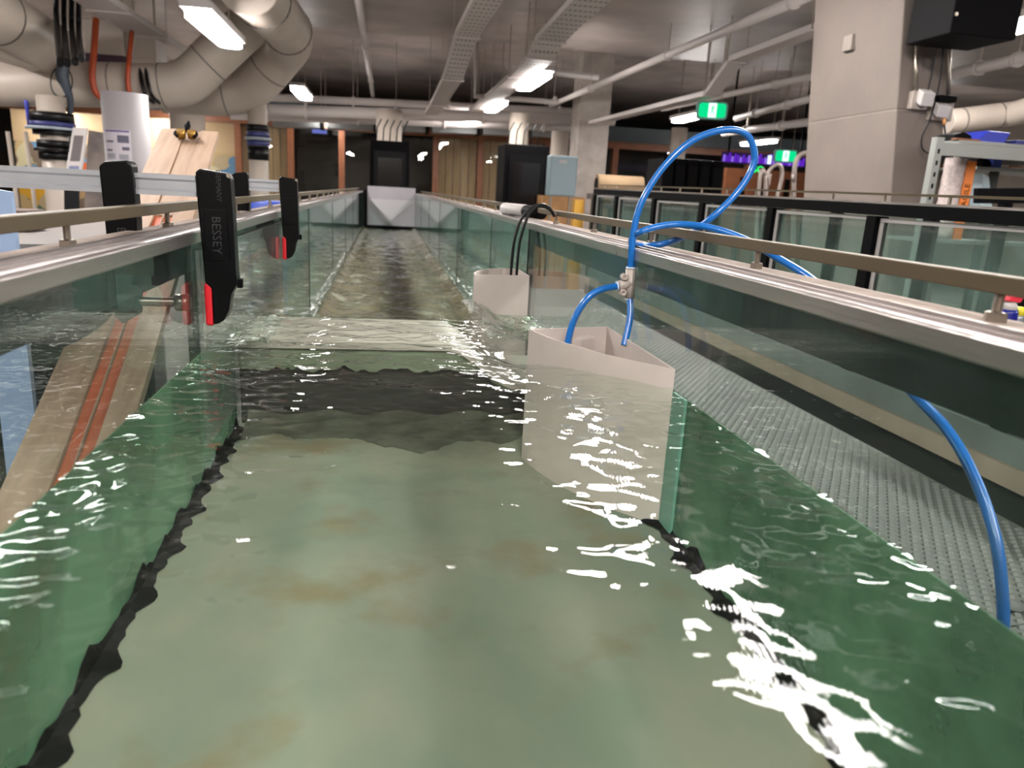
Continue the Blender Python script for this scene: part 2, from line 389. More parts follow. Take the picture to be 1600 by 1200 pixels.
# ------------------------------------------------------------------ luminaires
def luminaire(x, y, z=1.2, L=1.3, label='', rod=True, tilt=0):
    t = empty('batten_light', V(x, y, z), label, 'light', 'ceiling batten lights')
    MB().box((x-.095, y-L/2, z+H+.012), (x+.095, y+L/2, z+H+.06)).build('housing', M_white, t)
    n = 10; r = .085; out = []
    for s in (1, -1):
        for k in range(n+1):
            a = math.pi*k/n
            out.append((x+s*r*math.cos(a), y+s*(L/2-r-.02)+s*r*math.sin(a), z+H-.035))
    MB().prism(out, (0, 0, .046)).build('diffuser', M_lamp, t)
    for s in (-.4, .4):
        MB().box((x-.006, y+s*L-.006, z+H+.06), (x+.006, y+s*L+.006, (1.7 if y < 9.3 else 2.25)+H)).build('hanger_rod', M_steel, t)
    return t
LUM = [(1.6, 8.5, 'bright batten light above the right side, below the bent cable tray'), (1.58, 11.2, 'middle batten light of the receding right row, over the channel end'),
       (1.55, 13.7, 'farthest small batten light of the right row near the glazed wall'), (-1.17, 5.9, 'large bright batten light beside the big white pipes', 1.0, 1.2),
       (-1.15, 11.4, 'batten light right of the white pipe elbow'), (-1.15, 15.3, 'small distant batten light left of centre'),
       (4.38, 10.7, 'batten light next to the near green exit sign'), (7.14, 14.0, 'distant batten light behind the blue hose loop'),
       (-3.9, 15.0, 'distant batten light under the horizontal white pipe'), (3.95, 4.5, 'batten light cut off at the right edge beside the black box'),
       (1.40, 4.05, 'batten light overhead above the channel, out of frame'), (1.40, 1.9, 'batten light overhead near the viewpoint on the right'),
       (-1.36, 2.8, 'batten light overhead near the viewpoint on the left'), (1.55, -1.2, 'added unseen batten light behind the viewpoint on the right'),  # the lamp behind the viewpoint is unseen, added to light the hall
       (-1.36, -1.4, 'added unseen batten light behind the viewpoint on the left'), (-4.2, 2.0, 'added unseen batten light over the left work area'),  # both lamps unseen, added for the general lighting
       (-4.2, 6.5, 'added unseen batten light over the left work area farther back'), (4.3, 0.6, 'added unseen batten light over the right aisle'),  # two more unseen lamps put in for overall light
       (-6.0, 11.5, 'batten light far left above the mural bays'), (7.6, 5.0, 'batten light far to the right of the second tank'),
       (.05, -1.0, 'added fill light directly above the channel behind the viewpoint'), (.05, -2.9, 'rearmost added fill light above the channel behind the viewpoint'),  # unseen pair added to fill the dark stripe on the bed
       (-6.6, 16.9, 'left batten light added beyond the windows to brighten the mural'), (-4.6, 16.9, 'right batten light added beyond the windows to brighten the mural'),  # pair added behind the glass to lighten the mural
       (9.4, 12.5, 'distant batten light far right beyond the column')]
for x, y, lb, *zl in LUM: luminaire(x, y, *(zl or (1.2, 1.3)), label=lb)

# ------------------------------------------------------------------ the flume
XL, XR = -.2, .3
Y0, Y1 = -.6, 7.6
fl = empty('flume', V(.05, 0, -H), 'long glass-walled water flume running to the back of the hall', 'flume')
joints = [Y0, 1.54, 2.1, 3.07, 4.1, 5.1, 6.2, Y1]
for side, x in ((-1, XL), (1, XR)):
    xa, xb = (x-.010, x) if side < 0 else (x, x+.010)
    for a, b in zip(joints[:-1], joints[1:]):
        MB().box((xa, a+.002, -.66+H if a > 1.3 else -.34+H), (xb, b-.002, -.066+H)).build('glass_pane', M_glassd if a > 1.3 else M_glass, fl)
        MB().box((xa-.001, b-.002, -.66+H), (xb+.001, b+.002, -.072+H)).build('joint_seal', M_seal, fl)
    # rim: aluminium lip, scuffed track and weathered outer plate
    s = side
    ya, yb = Y0, .937
    for a, b in ((Y0, .936), (.9375, Y1)):
        MB().hexa([(x, a, -.0725+H), (x+s*.004, a, -.0725+H), (x+s*.004, b, -.0725+H), (x, b, -.0725+H)], [(x-s*.0005, a, -.0585+H), (x+s*.004, a, -.057+H), (x+s*.004, b, -.057+H), (x-s*.0005, b, -.0585+H)]).build('rim_lip', M_alu, fl, .0015)
        MB().box((min(x+s*.004, x+s*.030), a, -.066+H), (max(x+s*.004, x+s*.030), b, -.0592+H)).build('rim_track', M_alud, fl)
        MB().box((min(x+s*.0165, x+s*.0185), a, -.066+H), (max(x+s*.0165, x+s*.0185), b, -.0572+H)).build('rim_rib', M_alu, fl)
        MB().box((min(x+s*.030, x+s*.034), a, -.066+H), (max(x+s*.030, x+s*.034), b, -.0565+H)).build('rim_rib', M_alu, fl)
    xo = x+s*(.066 if s < 0 else .085)
    MB().box((min(x+s*.034, xo), Y0, -.068+H), (max(x+s*.034, xo), Y1, -.06+H)).build('rim_plate', M_plate, fl)
    bw = .035 if s < 0 else .06
    MB().box((min(x+s*.0112, x+s*bw), Y0, -.104+H), (max(x+s*.0112, x+s*bw), Y1, -.0685+H)).build('top_beam', M_navy, fl)
    for y in (joints[1:-1] if s < 0 else [2.1, 3.07, 4.1, 5.1, 6.2]):
        MB().box((min(x+s*.012, x+s*.055), y-.03, -.95+H), (max(x+s*.012, x+s*.055), y+.03, -.105+H)).build('upright', M_navy if s < 0 else mat('upright_grey', (120, 128, 124), .5), fl)
    MB().box((min(x+s*.001, x+s*.012), Y0, -.345+H), (max(x+s*.001, x+s*.012), 1.03, -.345+H+.003)).build('wall_shoe', M_navy, fl)
    # green sheet below the water line: glass tint with internal reflection painted in
    MB().box((min(x-s*.0012, x-s*.0002), Y0, -.34+H), (max(x-s*.0012, x-s*.0002), 1.03, -.191+H)).build('submerged_reflection', M_cgreen, fl)
    # irregular dark sealant bead in the bottom corner
    ys = np.arange(Y0, 1.03, .008); k = len(ys)
    wv = .007+.012*np.abs(np.sin(ys*37+s)*np.sin(ys*71+2*s))**1.5+.003*rng.rand(k); w2 = .006+.012*np.abs(np.sin(ys*53+1)*np.sin(ys*29))**1.5+.004*rng.rand(k)
    vs = []; fs = []
    for i in range(k):
        vs += [(x-s*.0016, ys[i], -.34+w2[i]+H), (x-s*.004, ys[i], -.334+H), (x-s*wv[i], ys[i], -.3385+H)]
        if i: o = 3*(i-1); fs += [(o, o+1, o+4, o+3), (o+1, o+2, o+5, o+4)]
    MB().add(vs, fs).build('corner_sealant', M_seal, fl)
MB().box((XL, Y0, -.36+H), (XR, 1.06, -.34+H)).build('bed', M_bed, fl)
MB().box((XL, 1.06, -.68+H), (XR, Y1, -.66+H)).build('lower_bed', M_sage, fl)
MB().box((XL-.01, Y0-.012, -.36+H), (XR+.01, Y0, -.066+H)).build('end_wall', M_navy, fl)
for s, x in ((-1, XL-.04), (1, XR+.04)):
    for y in (Y0+.1, 1.6, 3.5, 5.5, 7.3):
        MB().box((x-.03, y-.03, 0), (x+.03, y+.03, -.95+H)).build('leg', M_navy, fl)
    MB().box((x-.03, Y0, -.99+H), (x+.03, Y1, -.9+H)).build('bottom_beam', M_navy, fl)

# guide rails on bolts
def guide_rail(x, label, Yb):
    t = empty('guide_rail', V(x, .3, -.06), label, 'rail', 'flat bar guide rails of the flume')
    MB().box((x-.006, Y0, -.043+H), (x+.006, Y1, -.032+H)).build('rail_bar', M_brass, t, .0008)
    for y in Yb:
        c = V(x, y, -.06)
        b = MB().lathe(c, [(.0064, 0), (.0064, .005), (.0054, .0058)], 6).build('bolt', M_steel, t)
        MB().lathe(c, [(.0031 if k % 2 else .0025, .0058+k*.0009) for k in range(13)], 10).build('threaded_stud', M_steel, b)
guide_rail(.365, 'brassy flat rail bolted along the right rim', [.086, .386, .686, .99, 1.28]+[1.58+.3*i for i in range(20)])
guide_rail(-.245, 'brassy flat rail bolted along the left rim', [.04, .339, .639, .92, 1.33, 1.72]+[2.02+.3*i for i in range(18)])

def smooth(a, b, t):
    u = np.clip((t-a)/(b-a), 0, 1); return u*u*(3-2*u)
# weir board across the channel
we = empty('weir', V(.05, 1.06, -.34), 'pale submerged weir board across the channel', 'weir')
nx_ = 90; xs_ = np.linspace(XL+.002, XR-.002, nx_); zt_ = -.216-.058*smooth(.09, .20, xs_)
lo_ = -.257+.0022*np.sin(xs_*83)+.0018*np.sin(xs_*211+1)+.0022*rng.randn(nx_)*np.sin(xs_*40)
lo_ = np.minimum(lo_, zt_-.016)
def weir_slab(y0, y1, lo, hi, nm, m_): MB().rings([[(xs_[i], y0, lo[i]+H), (xs_[i], y1, lo[i]+H), (xs_[i], y1, hi[i]+H), (xs_[i], y0, hi[i]+H)] for i in range(nx_)], True, False).build(nm, m_, we)
weir_slab(1.04, 1.235, zt_-.010, zt_, 'crest_plate', M_weirw)
weir_slab(1.046, 1.052, lo_, zt_-.0102, 'face_panel', M_sage)
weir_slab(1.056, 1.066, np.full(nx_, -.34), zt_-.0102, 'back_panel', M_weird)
weir_slab(1.22, 1.235, np.full(nx_, -.655), zt_-.0102, 'downstream_panel', M_sage)

# low dark wedge painting the shade at the foot of the weir
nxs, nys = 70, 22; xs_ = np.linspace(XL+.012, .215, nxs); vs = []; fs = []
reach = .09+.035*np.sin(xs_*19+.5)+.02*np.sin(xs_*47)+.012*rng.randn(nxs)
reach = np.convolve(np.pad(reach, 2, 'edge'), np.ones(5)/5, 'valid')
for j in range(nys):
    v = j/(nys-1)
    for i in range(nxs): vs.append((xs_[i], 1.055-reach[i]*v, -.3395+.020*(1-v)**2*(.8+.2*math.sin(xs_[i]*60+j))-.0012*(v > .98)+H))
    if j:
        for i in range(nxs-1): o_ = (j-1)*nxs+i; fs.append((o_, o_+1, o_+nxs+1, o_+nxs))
tag(MB().add(vs, fs, True).build('shade_wedge', mat('weir_shade', (86, 90, 75), .9, col2=(58, 62, 51), scale=30)), 'dark wedge of painted shade at the foot of the weir', 'weir_shade', None, 'stuff')

# far end gate
gt = empty('end_gate', V(.07, 7.55, -.66), 'pale steel gate closing the far end of the channel', 'gate')
MB().box((-.158, 7.53, -.38+H), (.305, 7.55, -.01+H)).build('gate_plate', mat('gate_paint', (176, 170, 176), .45, noise=.1, scale=5), gt)
MB().hexa([(-.155, 7.525, -.13+H), (.302, 7.525, -.13+H), (.075, 7.525, -.33+H)], [(-.155, 7.53, -.13+H), (.302, 7.53, -.13+H), (.075, 7.53, -.33+H)]).build('chevron', mat('gate_paint_light', (190, 186, 190), .45), gt)
MB().box((-.19, 7.50, -.66+H), (-.16, 7.56, -.05+H)).build('guide_post', M_black, gt)
MB().box((.307, 7.50, -.66+H), (.335, 7.56, -.05+H)).build('guide_post', M_black, gt)
MB().box((-.16, 7.50, -.44+H), (.307, 7.56, -.385+H)).build('bottom_seal', M_black, gt)

# ------------------------------------------------------------------ the white printed models and the water
def model_plan(tip, wb, wc, n=14, bow=.012):
    """outline of a hollow abutment: curved face from the tip to the wall, straight back to the wall"""
    tip, wb, wc = Vector(tip), Vector(wb), Vector(wc); out = []
    for i in range(n+1):
        t = i/n; p = tip.lerp(wc, t); d = (wc-tip).normalized(); nrm = Vector((d.y, -d.x)); 
        if nrm.y > 0: nrm = -nrm
        out.append(p+nrm*bow*4*t*(1-t))
    return out+[wb]
def hollow(out, z0, z1, th, floor_z):
    c = sum((Vector(p) for p in out), Vector((0, 0)))/len(out); n = len(out)
    inn = [p+(c-p).normalized()*th*1.3 for p in out]
    b = MB()
    R = lambda L, z: [(p.x, p.y, z+H) for p in L]
    b.rings([R(out, z0), R(out, z1), R(inn, z1), R(inn, floor_z)], True, False)
    return b
A = model_plan((.183, .905), (.296, .935), (.296, .695), bow=.020)
m1 = empty('abutment_model', V(.27, .84, -.34), 'near white printed abutment model with two blue hoses inside', 'model')
hollow(A, -.34, -.166, .004, -.215).build('shell', M_print, m1)
MB().obox(V(.255, .90, -.195), (.012, .010, 0), (-.004, .006, 0), (0, 0, .02)).build('inner_gusset', M_print, m1)
MB().box((.2955, .662, -.34+H), (.2985, .694, -.190+H)).build('edge_strip', mat('teal_strip', (104, 150, 134), .4), m1)
B = model_plan((.183, 1.62), (.296, 1.50), (.296, 1.66), bow=.004)
B = [Vector(p) for p in ((.181, 1.475), (.296, 1.49), (.297, 1.62), (.262, 1.625), (.225, 1.60), (.195, 1.55), (.183, 1.51))]
m2 = empty('abutment_model', V(.25, 1.55, -.66), 'far white printed model with two black cables inside', 'model')
hollow(B, -.66, -.163, .004, -.2).build('shell', M_print, m2)

def fourier(x, y, waves):
    z = np.zeros_like(x)
    for kx, ky, ph, a in waves: z += a*np.sin(kx*x+ky*y+ph)
    return z
def wave_set(n, l0, l1, slope, ang0, spread):
    W = []
    for _ in range(n):
        lam = l0*(l1/l0)**rng.rand(); k = 2*np.pi/lam; th = ang0+spread*rng.randn(); W.append((k*np.cos(th), k*np.sin(th), rng.rand()*6.28, slope/k*np.sqrt(2/n)))
    return W
W1 = wave_set(34, .025, .12, .075, 1.2, .6)
W2 = wave_set(40, .012, .034, .13, 1.35, .6)
def water_mesh():
    nx, ny = 200, 560
    xs = np.linspace(XL+.0015, XR-.0015, nx); v = np.linspace(0, 1, ny)
    X, Vv = np.meshgrid(xs, v)
    yc = 1.20+.27*smooth(.13, .20, X)           # crest line: the flow runs on beside the far model
    yn = .90                                    # fraction of rows up to the crest
    t = np.clip(Vv/yn, 0, 1); n = np.clip((Vv-yn)/(1-yn), 0, 1)
    Y = Y0+(yc-Y0)*t**.72+.11*n
    drop = .016*smooth(.70, 1.20, Y)+.035*smooth(.16, .24, X)*smooth(.95, 1.42, Y)
    drop += .016*np.exp(-((X-.17)/.035)**2-((Y-.92)/.09)**2)+.004*smooth(.70, .9, Y)*smooth(.05, .15, X)
    Z = -.188-drop-.24*n**1.7
    calm = .55+.8*smooth(.55, 1.0, Y)+.35*smooth(-.10, -.19, X)+.25*smooth(.20, .29, X)
    rip = .48+.5*smooth(-.08, -.18, X)+.4*smooth(.18, .26, X)+.55*smooth(.62, 1.0, Y)+.5*smooth(-.12, -.19, X)*smooth(.3, .6, Y)+1.6*smooth(.17, .22, X)*smooth(.95, 1.1, Y)
    Z = Z+fourier(X, Y, W1)*calm+fourier(X, Y, W2)*rip
    vs = np.stack([X, Y, Z+H], -1).reshape(-1, 3)
    idx = np.arange(nx*ny).reshape(ny, nx)
    # leave out the cells the near model stands in
    fs = np.stack([idx[:-1, :-1], idx[:-1, 1:], idx[1:, 1:], idx[1:, :-1]], -1).reshape(-1, 4)
    me = bpy.data.meshes.new('channel_water'); me.from_pydata(vs.tolist(), [], fs.tolist()); me.update()
    me.polygons.foreach_set('use_smooth', [True]*len(me.polygons)); me.materials.append(M_water)
    o = bpy.data.objects.new('channel_water', me); COL.objects.link(o)
    return tag(o, 'clear green rippling water filling the near channel', 'water', None, 'stuff')
water_mesh()
def down_mesh():
    nx, ny = 90, 420
    xs = np.linspace(XL+.001, XR-.001, nx); ys = Y0+0*xs
    v = np.linspace(0, 1, ny); yy = 1.24+(7.5-1.24)*v**1.5
    X, Y = np.meshgrid(xs, yy)
    W = wave_set(30, .05, .25, .08, 1.3, .9); Wb = wave_set(30, .02, .06, .10, 1.3, 1.0)
    Z = -.41+fourier(X, Y, W)+fourier(X, Y, Wb)*(.4+.6*np.exp(-(Y-1.2)/2.5))+.018*np.exp(-((X-XL)/.03)**2)+.018*np.exp(-((X-XR)/.03)**2)
    vs = np.stack([X, Y, Z+H], -1).reshape(-1, 3); idx = np.arange(nx*ny).reshape(ny, nx)
    fs = np.stack([idx[:-1, :-1], idx[:-1, 1:], idx[1:, 1:], idx[1:, :-1]], -1).reshape(-1, 4)
    me = bpy.data.meshes.new('downstream_water'); me.from_pydata(vs.tolist(), [], fs.tolist()); me.update()
    me.polygons.foreach_set('use_smooth', [True]*len(me.polygons)); me.materials.append(M_down)
    o = bpy.data.objects.new('downstream_water', me); COL.objects.link(o)
    return tag(o, 'turbulent brownish water beyond the weir', 'water', None, 'stuff')
down_mesh()

def foam_patch(name, x0, x1, y0, y1, zf, label, n=46):
    """ragged aerated water: a lumpy skin of strands and droplets"""
    X, Y = np.meshgrid(np.linspace(x0, x1, n), np.linspace(y0, y1, n*2))
    W = wave_set(40, .010, .05, .55, 1.0, 1.2); Z = zf(X, Y)+fourier(X, Y, W)
    m_ = fourier(X, Y, wave_set(30, .02, .09, .4, .6, 1.5)); keep = m_ > np.percentile(m_, 30)
    vs = np.stack([X, Y, Z+H], -1).reshape(-1, 3); idx = np.arange(X.size).reshape(X.shape)
    fs = np.stack([idx[:-1, :-1], idx[:-1, 1:], idx[1:, 1:], idx[1:, :-1]], -1).reshape(-1, 4); k = keep[:-1, :-1].reshape(-1); fs = fs[k]
    me = bpy.data.meshes.new(name); me.from_pydata(vs.tolist(), [], fs.tolist()); me.update()
    me.polygons.foreach_set('use_smooth', [True]*len(me.polygons)); me.materials.append(M_foam)
    o = bpy.data.objects.new(name, me); COL.objects.link(o); return tag(o, label, 'foam', None, 'stuff')
M_foam = clear('foam', (0.85, 0.9, 0.88), 1.33, haze=.5, hazecol=(214, 214, 208))
foam_patch('water_foam', .155, XR-.003, 1.06, 1.47, lambda X, Y: -.197-.016*smooth(.7, 1.2, Y)-.035*smooth(.95, 1.42, Y)*smooth(.16, .24, X), 'rough whitish water racing between the two white models')
foam_patch('water_foam', XL+.008, XL+.05, .98, 1.30, lambda X, Y: -.196-.016*smooth(.7, 1.2, Y)-.06*smooth(1.2, 1.32, Y), 'foamy water beside the acrylic sheet at the weir end', 26)
# clear sheet along the left wall, gripped by the clamps
ac = MB().box((XL+.0015, .842, -.30+H), (XL+.0055, 1.52, -.078+H)).build('acrylic_sheet', M_acryl, None, .0005)
tag(ac, 'clear acrylic sheet held against the left glass wall', 'sheet')

# ------------------------------------------------------------------ bar clamps
def bar_clamp(Y, label, k, xin, xout, text):
    """outline in the plane of the jaw, k scales it; xin: wall contact, xout: outer jaw"""
    t = empty('bar_clamp', V(xin, Y, -.01), label, 'clamp', 'bar clamps on the left rim')
    th = .022*k
    zt = .006
    # bar with a groove on each side
    zc = -.0115
    prof = [(-.0040, -.0108), (.0040, -.0108), (.0040, -.0062), (.0018, -.0040), (.0018, .0040), (.0040, .0062), (.0040, .0108), (-.0040, .0108), (-.0040, .0062), (-.0018, .0040), (-.0018, -.0040), (-.0040, -.0062)]
    MB().hexa([(xin-.42, Y+a, zc+b+H) for a, b in prof], [(xin+.002, Y+a, zc+b+H) for a, b in prof]).build('bar', M_zinc, t)
    # fixed jaw inside the channel
    q = [(.000, .004), (.004, .0075), (.032, .004), (.0345, .0), (.0355, -.03), (.0365, -.100), (.0375, -.112), (.0305, -.124), (.0275, -.142), (.0215, -.153), (.0145, -.1575), (.0105, -.1575), (.0105, -.118), (.004, -.112), (.0005, -.03)]
    j = MB().prism([(xin+.004+a*k, Y-th/2, b*k+H-.0005) for a, b in q], (0, th, 0)).build('fixed_jaw', M_blackg, t, .0018)
    f = [(.006, -.034), (.030, -.034), (.031, -.088), (.007, -.088)]
    MB().prism([(xin+.004+a*k, Y-th/2-.0012, b*k+H) for a, b in f], (0, .0014, 0)).build('raised_panel', M_blackg, j, .0005)
    if text:
        text_mesh('lettering', 'BESSEY', .013*k, .0006, (xin+.004+.0185*k, Y-th/2-.0016, -.061*k+H), (0, 0, -1), (1, 0, 0), M_letter, j)
        text_mesh('lettering', 'GERMANY', .0070*k, .0005, (xin+.004+.0225*k, Y-th/2-.0006, -.0095*k+H), (0, 0, -1), (1, 0, 0), M_letter, j)
    MB().box((xin+.004+.036*k, Y-.004, -.118*k+H), (xin+.004+.0415*k, Y+.004, -.108*k+H)).build('stop_lug', M_black, j, .001)
    MB().lathe((xin+.004+.0335*k, Y-th/2-.0005, .0015*k+H), [(.0025*k, -.001), (.0025*k, .001), (.001*k, .0015)], 12, 'y').build('rivet', M_steel, j)
    MB().box((xin+.0062, Y-.0105, -.160*k+H), (xin+.0148, Y+.0105, -.1125*k+H)).build('pressure_pad', M_red, t, .003)
    # sliding jaw outside the wall
    o = xout
    q2 = [(-.016, .004), (-.010, .009), (.012, .0115), (.0155, .007), (.0165, -.05), (.014, -.10), (.010, -.150), (-.006, -.160), (-.013, -.150), (-.0145, -.06)]
    s = MB().prism([(o+a*k, Y-th/2, b*k+H) for a, b in q2], (0, th, 0)).build('sliding_jaw', M_blackg, t, .002)
    if text: text_mesh('lettering', 'BESSEY', .012*k, .0006, (o+.001*k, Y-th/2-.0004, -.075*k+H), (0, 0, -1), (1, 0, 0), M_letter, s)
    zs = -.136*k+H
    MB().lathe((o-.06, Y, zs), [(.0058 if i % 2 else .0048, .0022*i) for i in range(int((xin-.012-o+.06)/.0022))], 12, 'x').build('threaded_spindle', M_steel, t)
    MB().lathe((xin-.0115, Y, zs), [(.0095, -.014), (.0095, 0)], 14, 'x').build('spindle_pad', M_steel, t)
    MB().lathe((o-.06, Y, zs), [(.008, -.11), (.0125, -.105), (.0135, -.06), (.011, -.015), (.008, 0)], 12, 'x').build('handle', M_timber, t)
    return t
bar_clamp(.855, 'near black bar clamp with red pad gripping the left wall', 1.0, XL+.0015, -.272, True)
bar_clamp(1.50, 'far black bar clamp on the left wall near the acrylic edge', .93, XL+.0015, -.265, False)

# ------------------------------------------------------------------ hoses and cables
FY = .87
tee = empty('tee_fitting', atY(985, 440, FY), 'grey push-fit tee fitting joining three blue hoses', 'fitting')
c0 = atY(984.5, 443, FY)
MB().tube([c0+Vector((.001, 0, -.018)), c0+Vector((-.001, 0, .018))], .0062, 14).build('body', M_fit, tee)
MB().tube([c0, c0+Vector((-.016, -.003, -.003))], .0062, 14).build('branch', M_fit, tee)
for dz in (.0100, -.0090):
    MB().lathe(c0+Vector((-.0100, -.0045, dz-.0015)), [(.0042, .004), (.0042, -.004), (.0036, -.0046), (.0022, -.0046), (.0020, -.001)], 14, 'y').build('mounting_eye', M_fit, tee)
for p, d in ((c0+Vector((-.001, 0, .018)), Vector((0, 0, .0022))), (c0+Vector((.001, 0, -.018)), Vector((0, 0, -.0022))), (c0+Vector((-.016, -.003, -.003)), Vector((-.0022, 0, -.0004)))):
    MB().tube([p, p+d], .0058, 14).build('release_collar', M_fitw, tee)
R = .0042
lp = [c0+Vector((-.001, 0, .015))]+[atY(x, y, FY) for x, y in ((986, 410), (990, 362), (1003, 315), (1036, 262), (1082, 220), (1132, 203), (1166, 210), (1179, 240), (1172, 270), (1148, 305), (1112, 340))]
lp += [atY(1075, 366, .90), atY(1040, 380, .93), atY(1005, 384, .93), atY(986, 378, .90), atY(1002, 362, .86), atY(1050, 351, .86), atY(1110, 356, .83), atY(1170, 377, .80), atY(1215, 403, .765), atY(1275, 442, .70), atX(1345, 520, .425), atX(1425, 613, .425), atX(1480, 672, .425), atX(1522, 745, .425), atX(1555, 840, .425), atX(1567, 940, .425), atX(1567, 1000, .425)]
h = hose(lp, R, 'blue_hose', M_blue); tag(h, 'long looped blue hose rising from the tee over the right rim', 'hose')
h = hose([c0+Vector((-.014, -.003, -.003)), atY(940, 452, .86), atY(918, 466, .855), atY(899, 495, .855), atY(889, 526, .855), atY(886, 545, .855)], R, 'blue_hose', M_blue)
tag(h, 'short curved blue hose from the tee into the white model', 'hose')
h = hose([c0+Vector((.001, 0, -.015)), atY(985, 490, .86), atY(981, 515, .855), atY(975, 540, .85)], R, 'blue_hose', M_blue)
tag(h, 'short straight blue hose hanging below the tee', 'hose')
for dx, lb in ((0, 'left of two black cables rising from the far white model'), (9, 'right of two black cables rising from the far white model')):
    h = hose([atY(798+dx, 440, 1.53), atY(799+dx, 418, 1.53), atY(803+dx, 380, 1.53), atY(812+dx, 348, 1.53), atY(824+dx*.6, 330, 1.53), atY(840+dx*.3, 321-dx*.2, 1.54), atY(858, 327-dx*.3, 1.55), atY(866, 338, 1.56)], .0030, 'black_cable', M_cable)
    tag(h, lb, 'cable')

# ------------------------------------------------------------------ second tank and walkway on the right
X2 = 1.3
t2 = empty('glass_tank', V(X2+.3, 2.6, -H), 'second long glass tank with black frame on the right', 'tank')
PY = [.2, .75, 1.29, 1.83, 2.375, 2.945, 3.51, 4.12, 4.57]
tz = lambda y: .010+.0095*y                     # the tank is jacked up a little towards its far end
for xx, nm in ((X2, 0), (X2+.6, 1)):
    MB().hexa([(xx-.02, PY[0], tz(PY[0])-.034+H), (xx+.03, PY[0], tz(PY[0])-.034+H), (xx+.03, PY[-1], tz(PY[-1])-.034+H), (xx-.02, PY[-1], tz(PY[-1])-.034+H)],
              [(xx-.02, PY[0], tz(PY[0])-.004+H), (xx+.03, PY[0], tz(PY[0])-.004+H), (xx+.03, PY[-1], tz(PY[-1])-.004+H), (xx-.02, PY[-1], tz(PY[-1])-.004+H)]).build('top_frame', M_black, t2)
    MB().hexa([(xx-.022, PY[0], tz(PY[0])-.0035+H), (xx+.05, PY[0], tz(PY[0])-.0035+H), (xx+.05, PY[-1], tz(PY[-1])-.0035+H), (xx-.022, PY[-1], tz(PY[-1])-.0035+H)],
              [(xx-.022, PY[0], tz(PY[0])+.002+H), (xx+.05, PY[0], tz(PY[0])+.002+H), (xx+.05, PY[-1], tz(PY[-1])+.002+H), (xx-.022, PY[-1], tz(PY[-1])+.002+H)]).build('top_rim', M_alu, t2)
    for a, b in zip(PY[:-1], PY[1:]):
        MB().box((xx+.004, a+.02, -.43+H), (xx+.014, b-.02, tz(a)-.036+H)).build('glass_pane', M_glass2, t2)
        if nm == 0:
            zt = tz(a)-.036
            MB().box((xx-.002, a+.021, zt-.010+H), (xx+.003, b-.021, zt+H)).build('gasket', M_white, t2)
            MB().box((xx-.002, a+.021, -.43+H), (xx+.003, a+.034, zt-.011+H)).build('gasket', M_white, t2)
            MB().box((xx-.002, b-.032, -.43+H), (xx+.003, b-.021, zt-.011+H)).build('gasket', M_white, t2)
    for y in PY:
        MB().box((xx-.016, y-.02, -.43+H), (xx+.022, y+.02, tz(y)-.036+H)).build('post', M_black, t2)
    MB().box((xx-.02, PY[0], -.49+H), (xx+.02, PY[-1], -.432+H)).build('lower_rail', mat('rail_grey', (120, 128, 122), .5, noise=.2), t2)
    MB().box((xx-.03, PY[0], -.535+H), (xx+.02, PY[-1], -.491+H)).build('timber_packer', mat('packer', (168, 152, 132), .7, noise=.2), t2)
    MB().box((xx-.0, PY[0], -.75+H), (xx+.04, PY[-1], -.536+H)).build('base_beam', M_navy, t2)
    for y in (PY[0]+.1, 2.4, 4.4): MB().box((xx-.0, y-.04, 0), (xx+.05, y+.04, -.75+H)).build('leg', M_navy, t2)
MB().box((X2+.02, PY[0], -.45+H), (X2+.59, PY[-1], -.432+H)).build('bed', M_sage, t2)
for y in (PY[0], PY[-1]): MB().box((X2+.03, y-.006, -.43+H), (X2+.58, y+.006, -.03+H)).build('end_pane', M_glass2, t2)
# thin rail on pins along its top
tr = empty('guide_rail', V(X2, 2.4, .03), 'thin rail on pins along the top of the second tank', 'rail')
MB().hexa([(X2-.004, .3, tz(.3)+.018+H), (X2+.004, .3, tz(.3)+.018+H), (X2+.004, 4.5, tz(4.5)+.018+H), (X2-.004, 4.5, tz(4.5)+.018+H)], [(X2-.004, .3, tz(.3)+.024+H), (X2+.004, .3, tz(.3)+.024+H), (X2+.004, 4.5, tz(4.5)+.024+H), (X2-.004, 4.5, tz(4.5)+.024+H)]).build('rail_bar', M_brass, tr)
for i in range(18):
    y = .4+i*.235; MB().box((X2-.003, y-.003, tz(y)+.002+H), (X2+.003, y+.003, tz(y)+.018+H)).build('pin', M_steel, tr)
# mesh walkway between the two tanks
wk = empty('walkway_grating', V(.8, 2, -.56), 'grey moulded mesh walkway between the two tanks', 'walkway')
for a, b in ((-.4, .785), (.790, 2.0), (2.005, 3.2), (3.205, 4.4)):
    MB().box((.372, a, -.58+H), (1.185, b, -.556+H)).build('grating_panel', M_grated, wk)
bm = MB()
for i in range(230):
    y = .1+i*.0155
    for j in range(36):
        x = .385+j*.022+(.011 if i % 2 else 0)
        if x > 1.175: continue
        w_ = .0058; z = -.5558
        bm.add([(x-w_, y-.0045, z+H), (x+w_, y-.0045, z+H), (x+w_, y+.0045, z+H), (x-w_, y+.0045, z+H), (x-w_*.7, y, z+.0045+H), (x+w_*.7, y, z+.0045+H)], [(0, 1, 5, 4), (2, 3, 4, 5), (0, 4, 3), (1, 2, 5)])
tag(bm.build('grating_nubs', M_grate, wk), None, None, None, 'stuff')
for x, y in ((.86, .70), (.92, .83)):
    MB().lathe(V(x, y, -.5515), [(.019, 0), (.019, .003), (.008, .0035)], 10).build('fixing_clip', M_grated, wk)
for x in (.42, 1.14):
    for y in (-.2, 2.0, 4.2): MB().box((x-.02, y-.02, 0), (x+.02, y+.02, -.58+H)).build('support_leg', M_navy, wk)

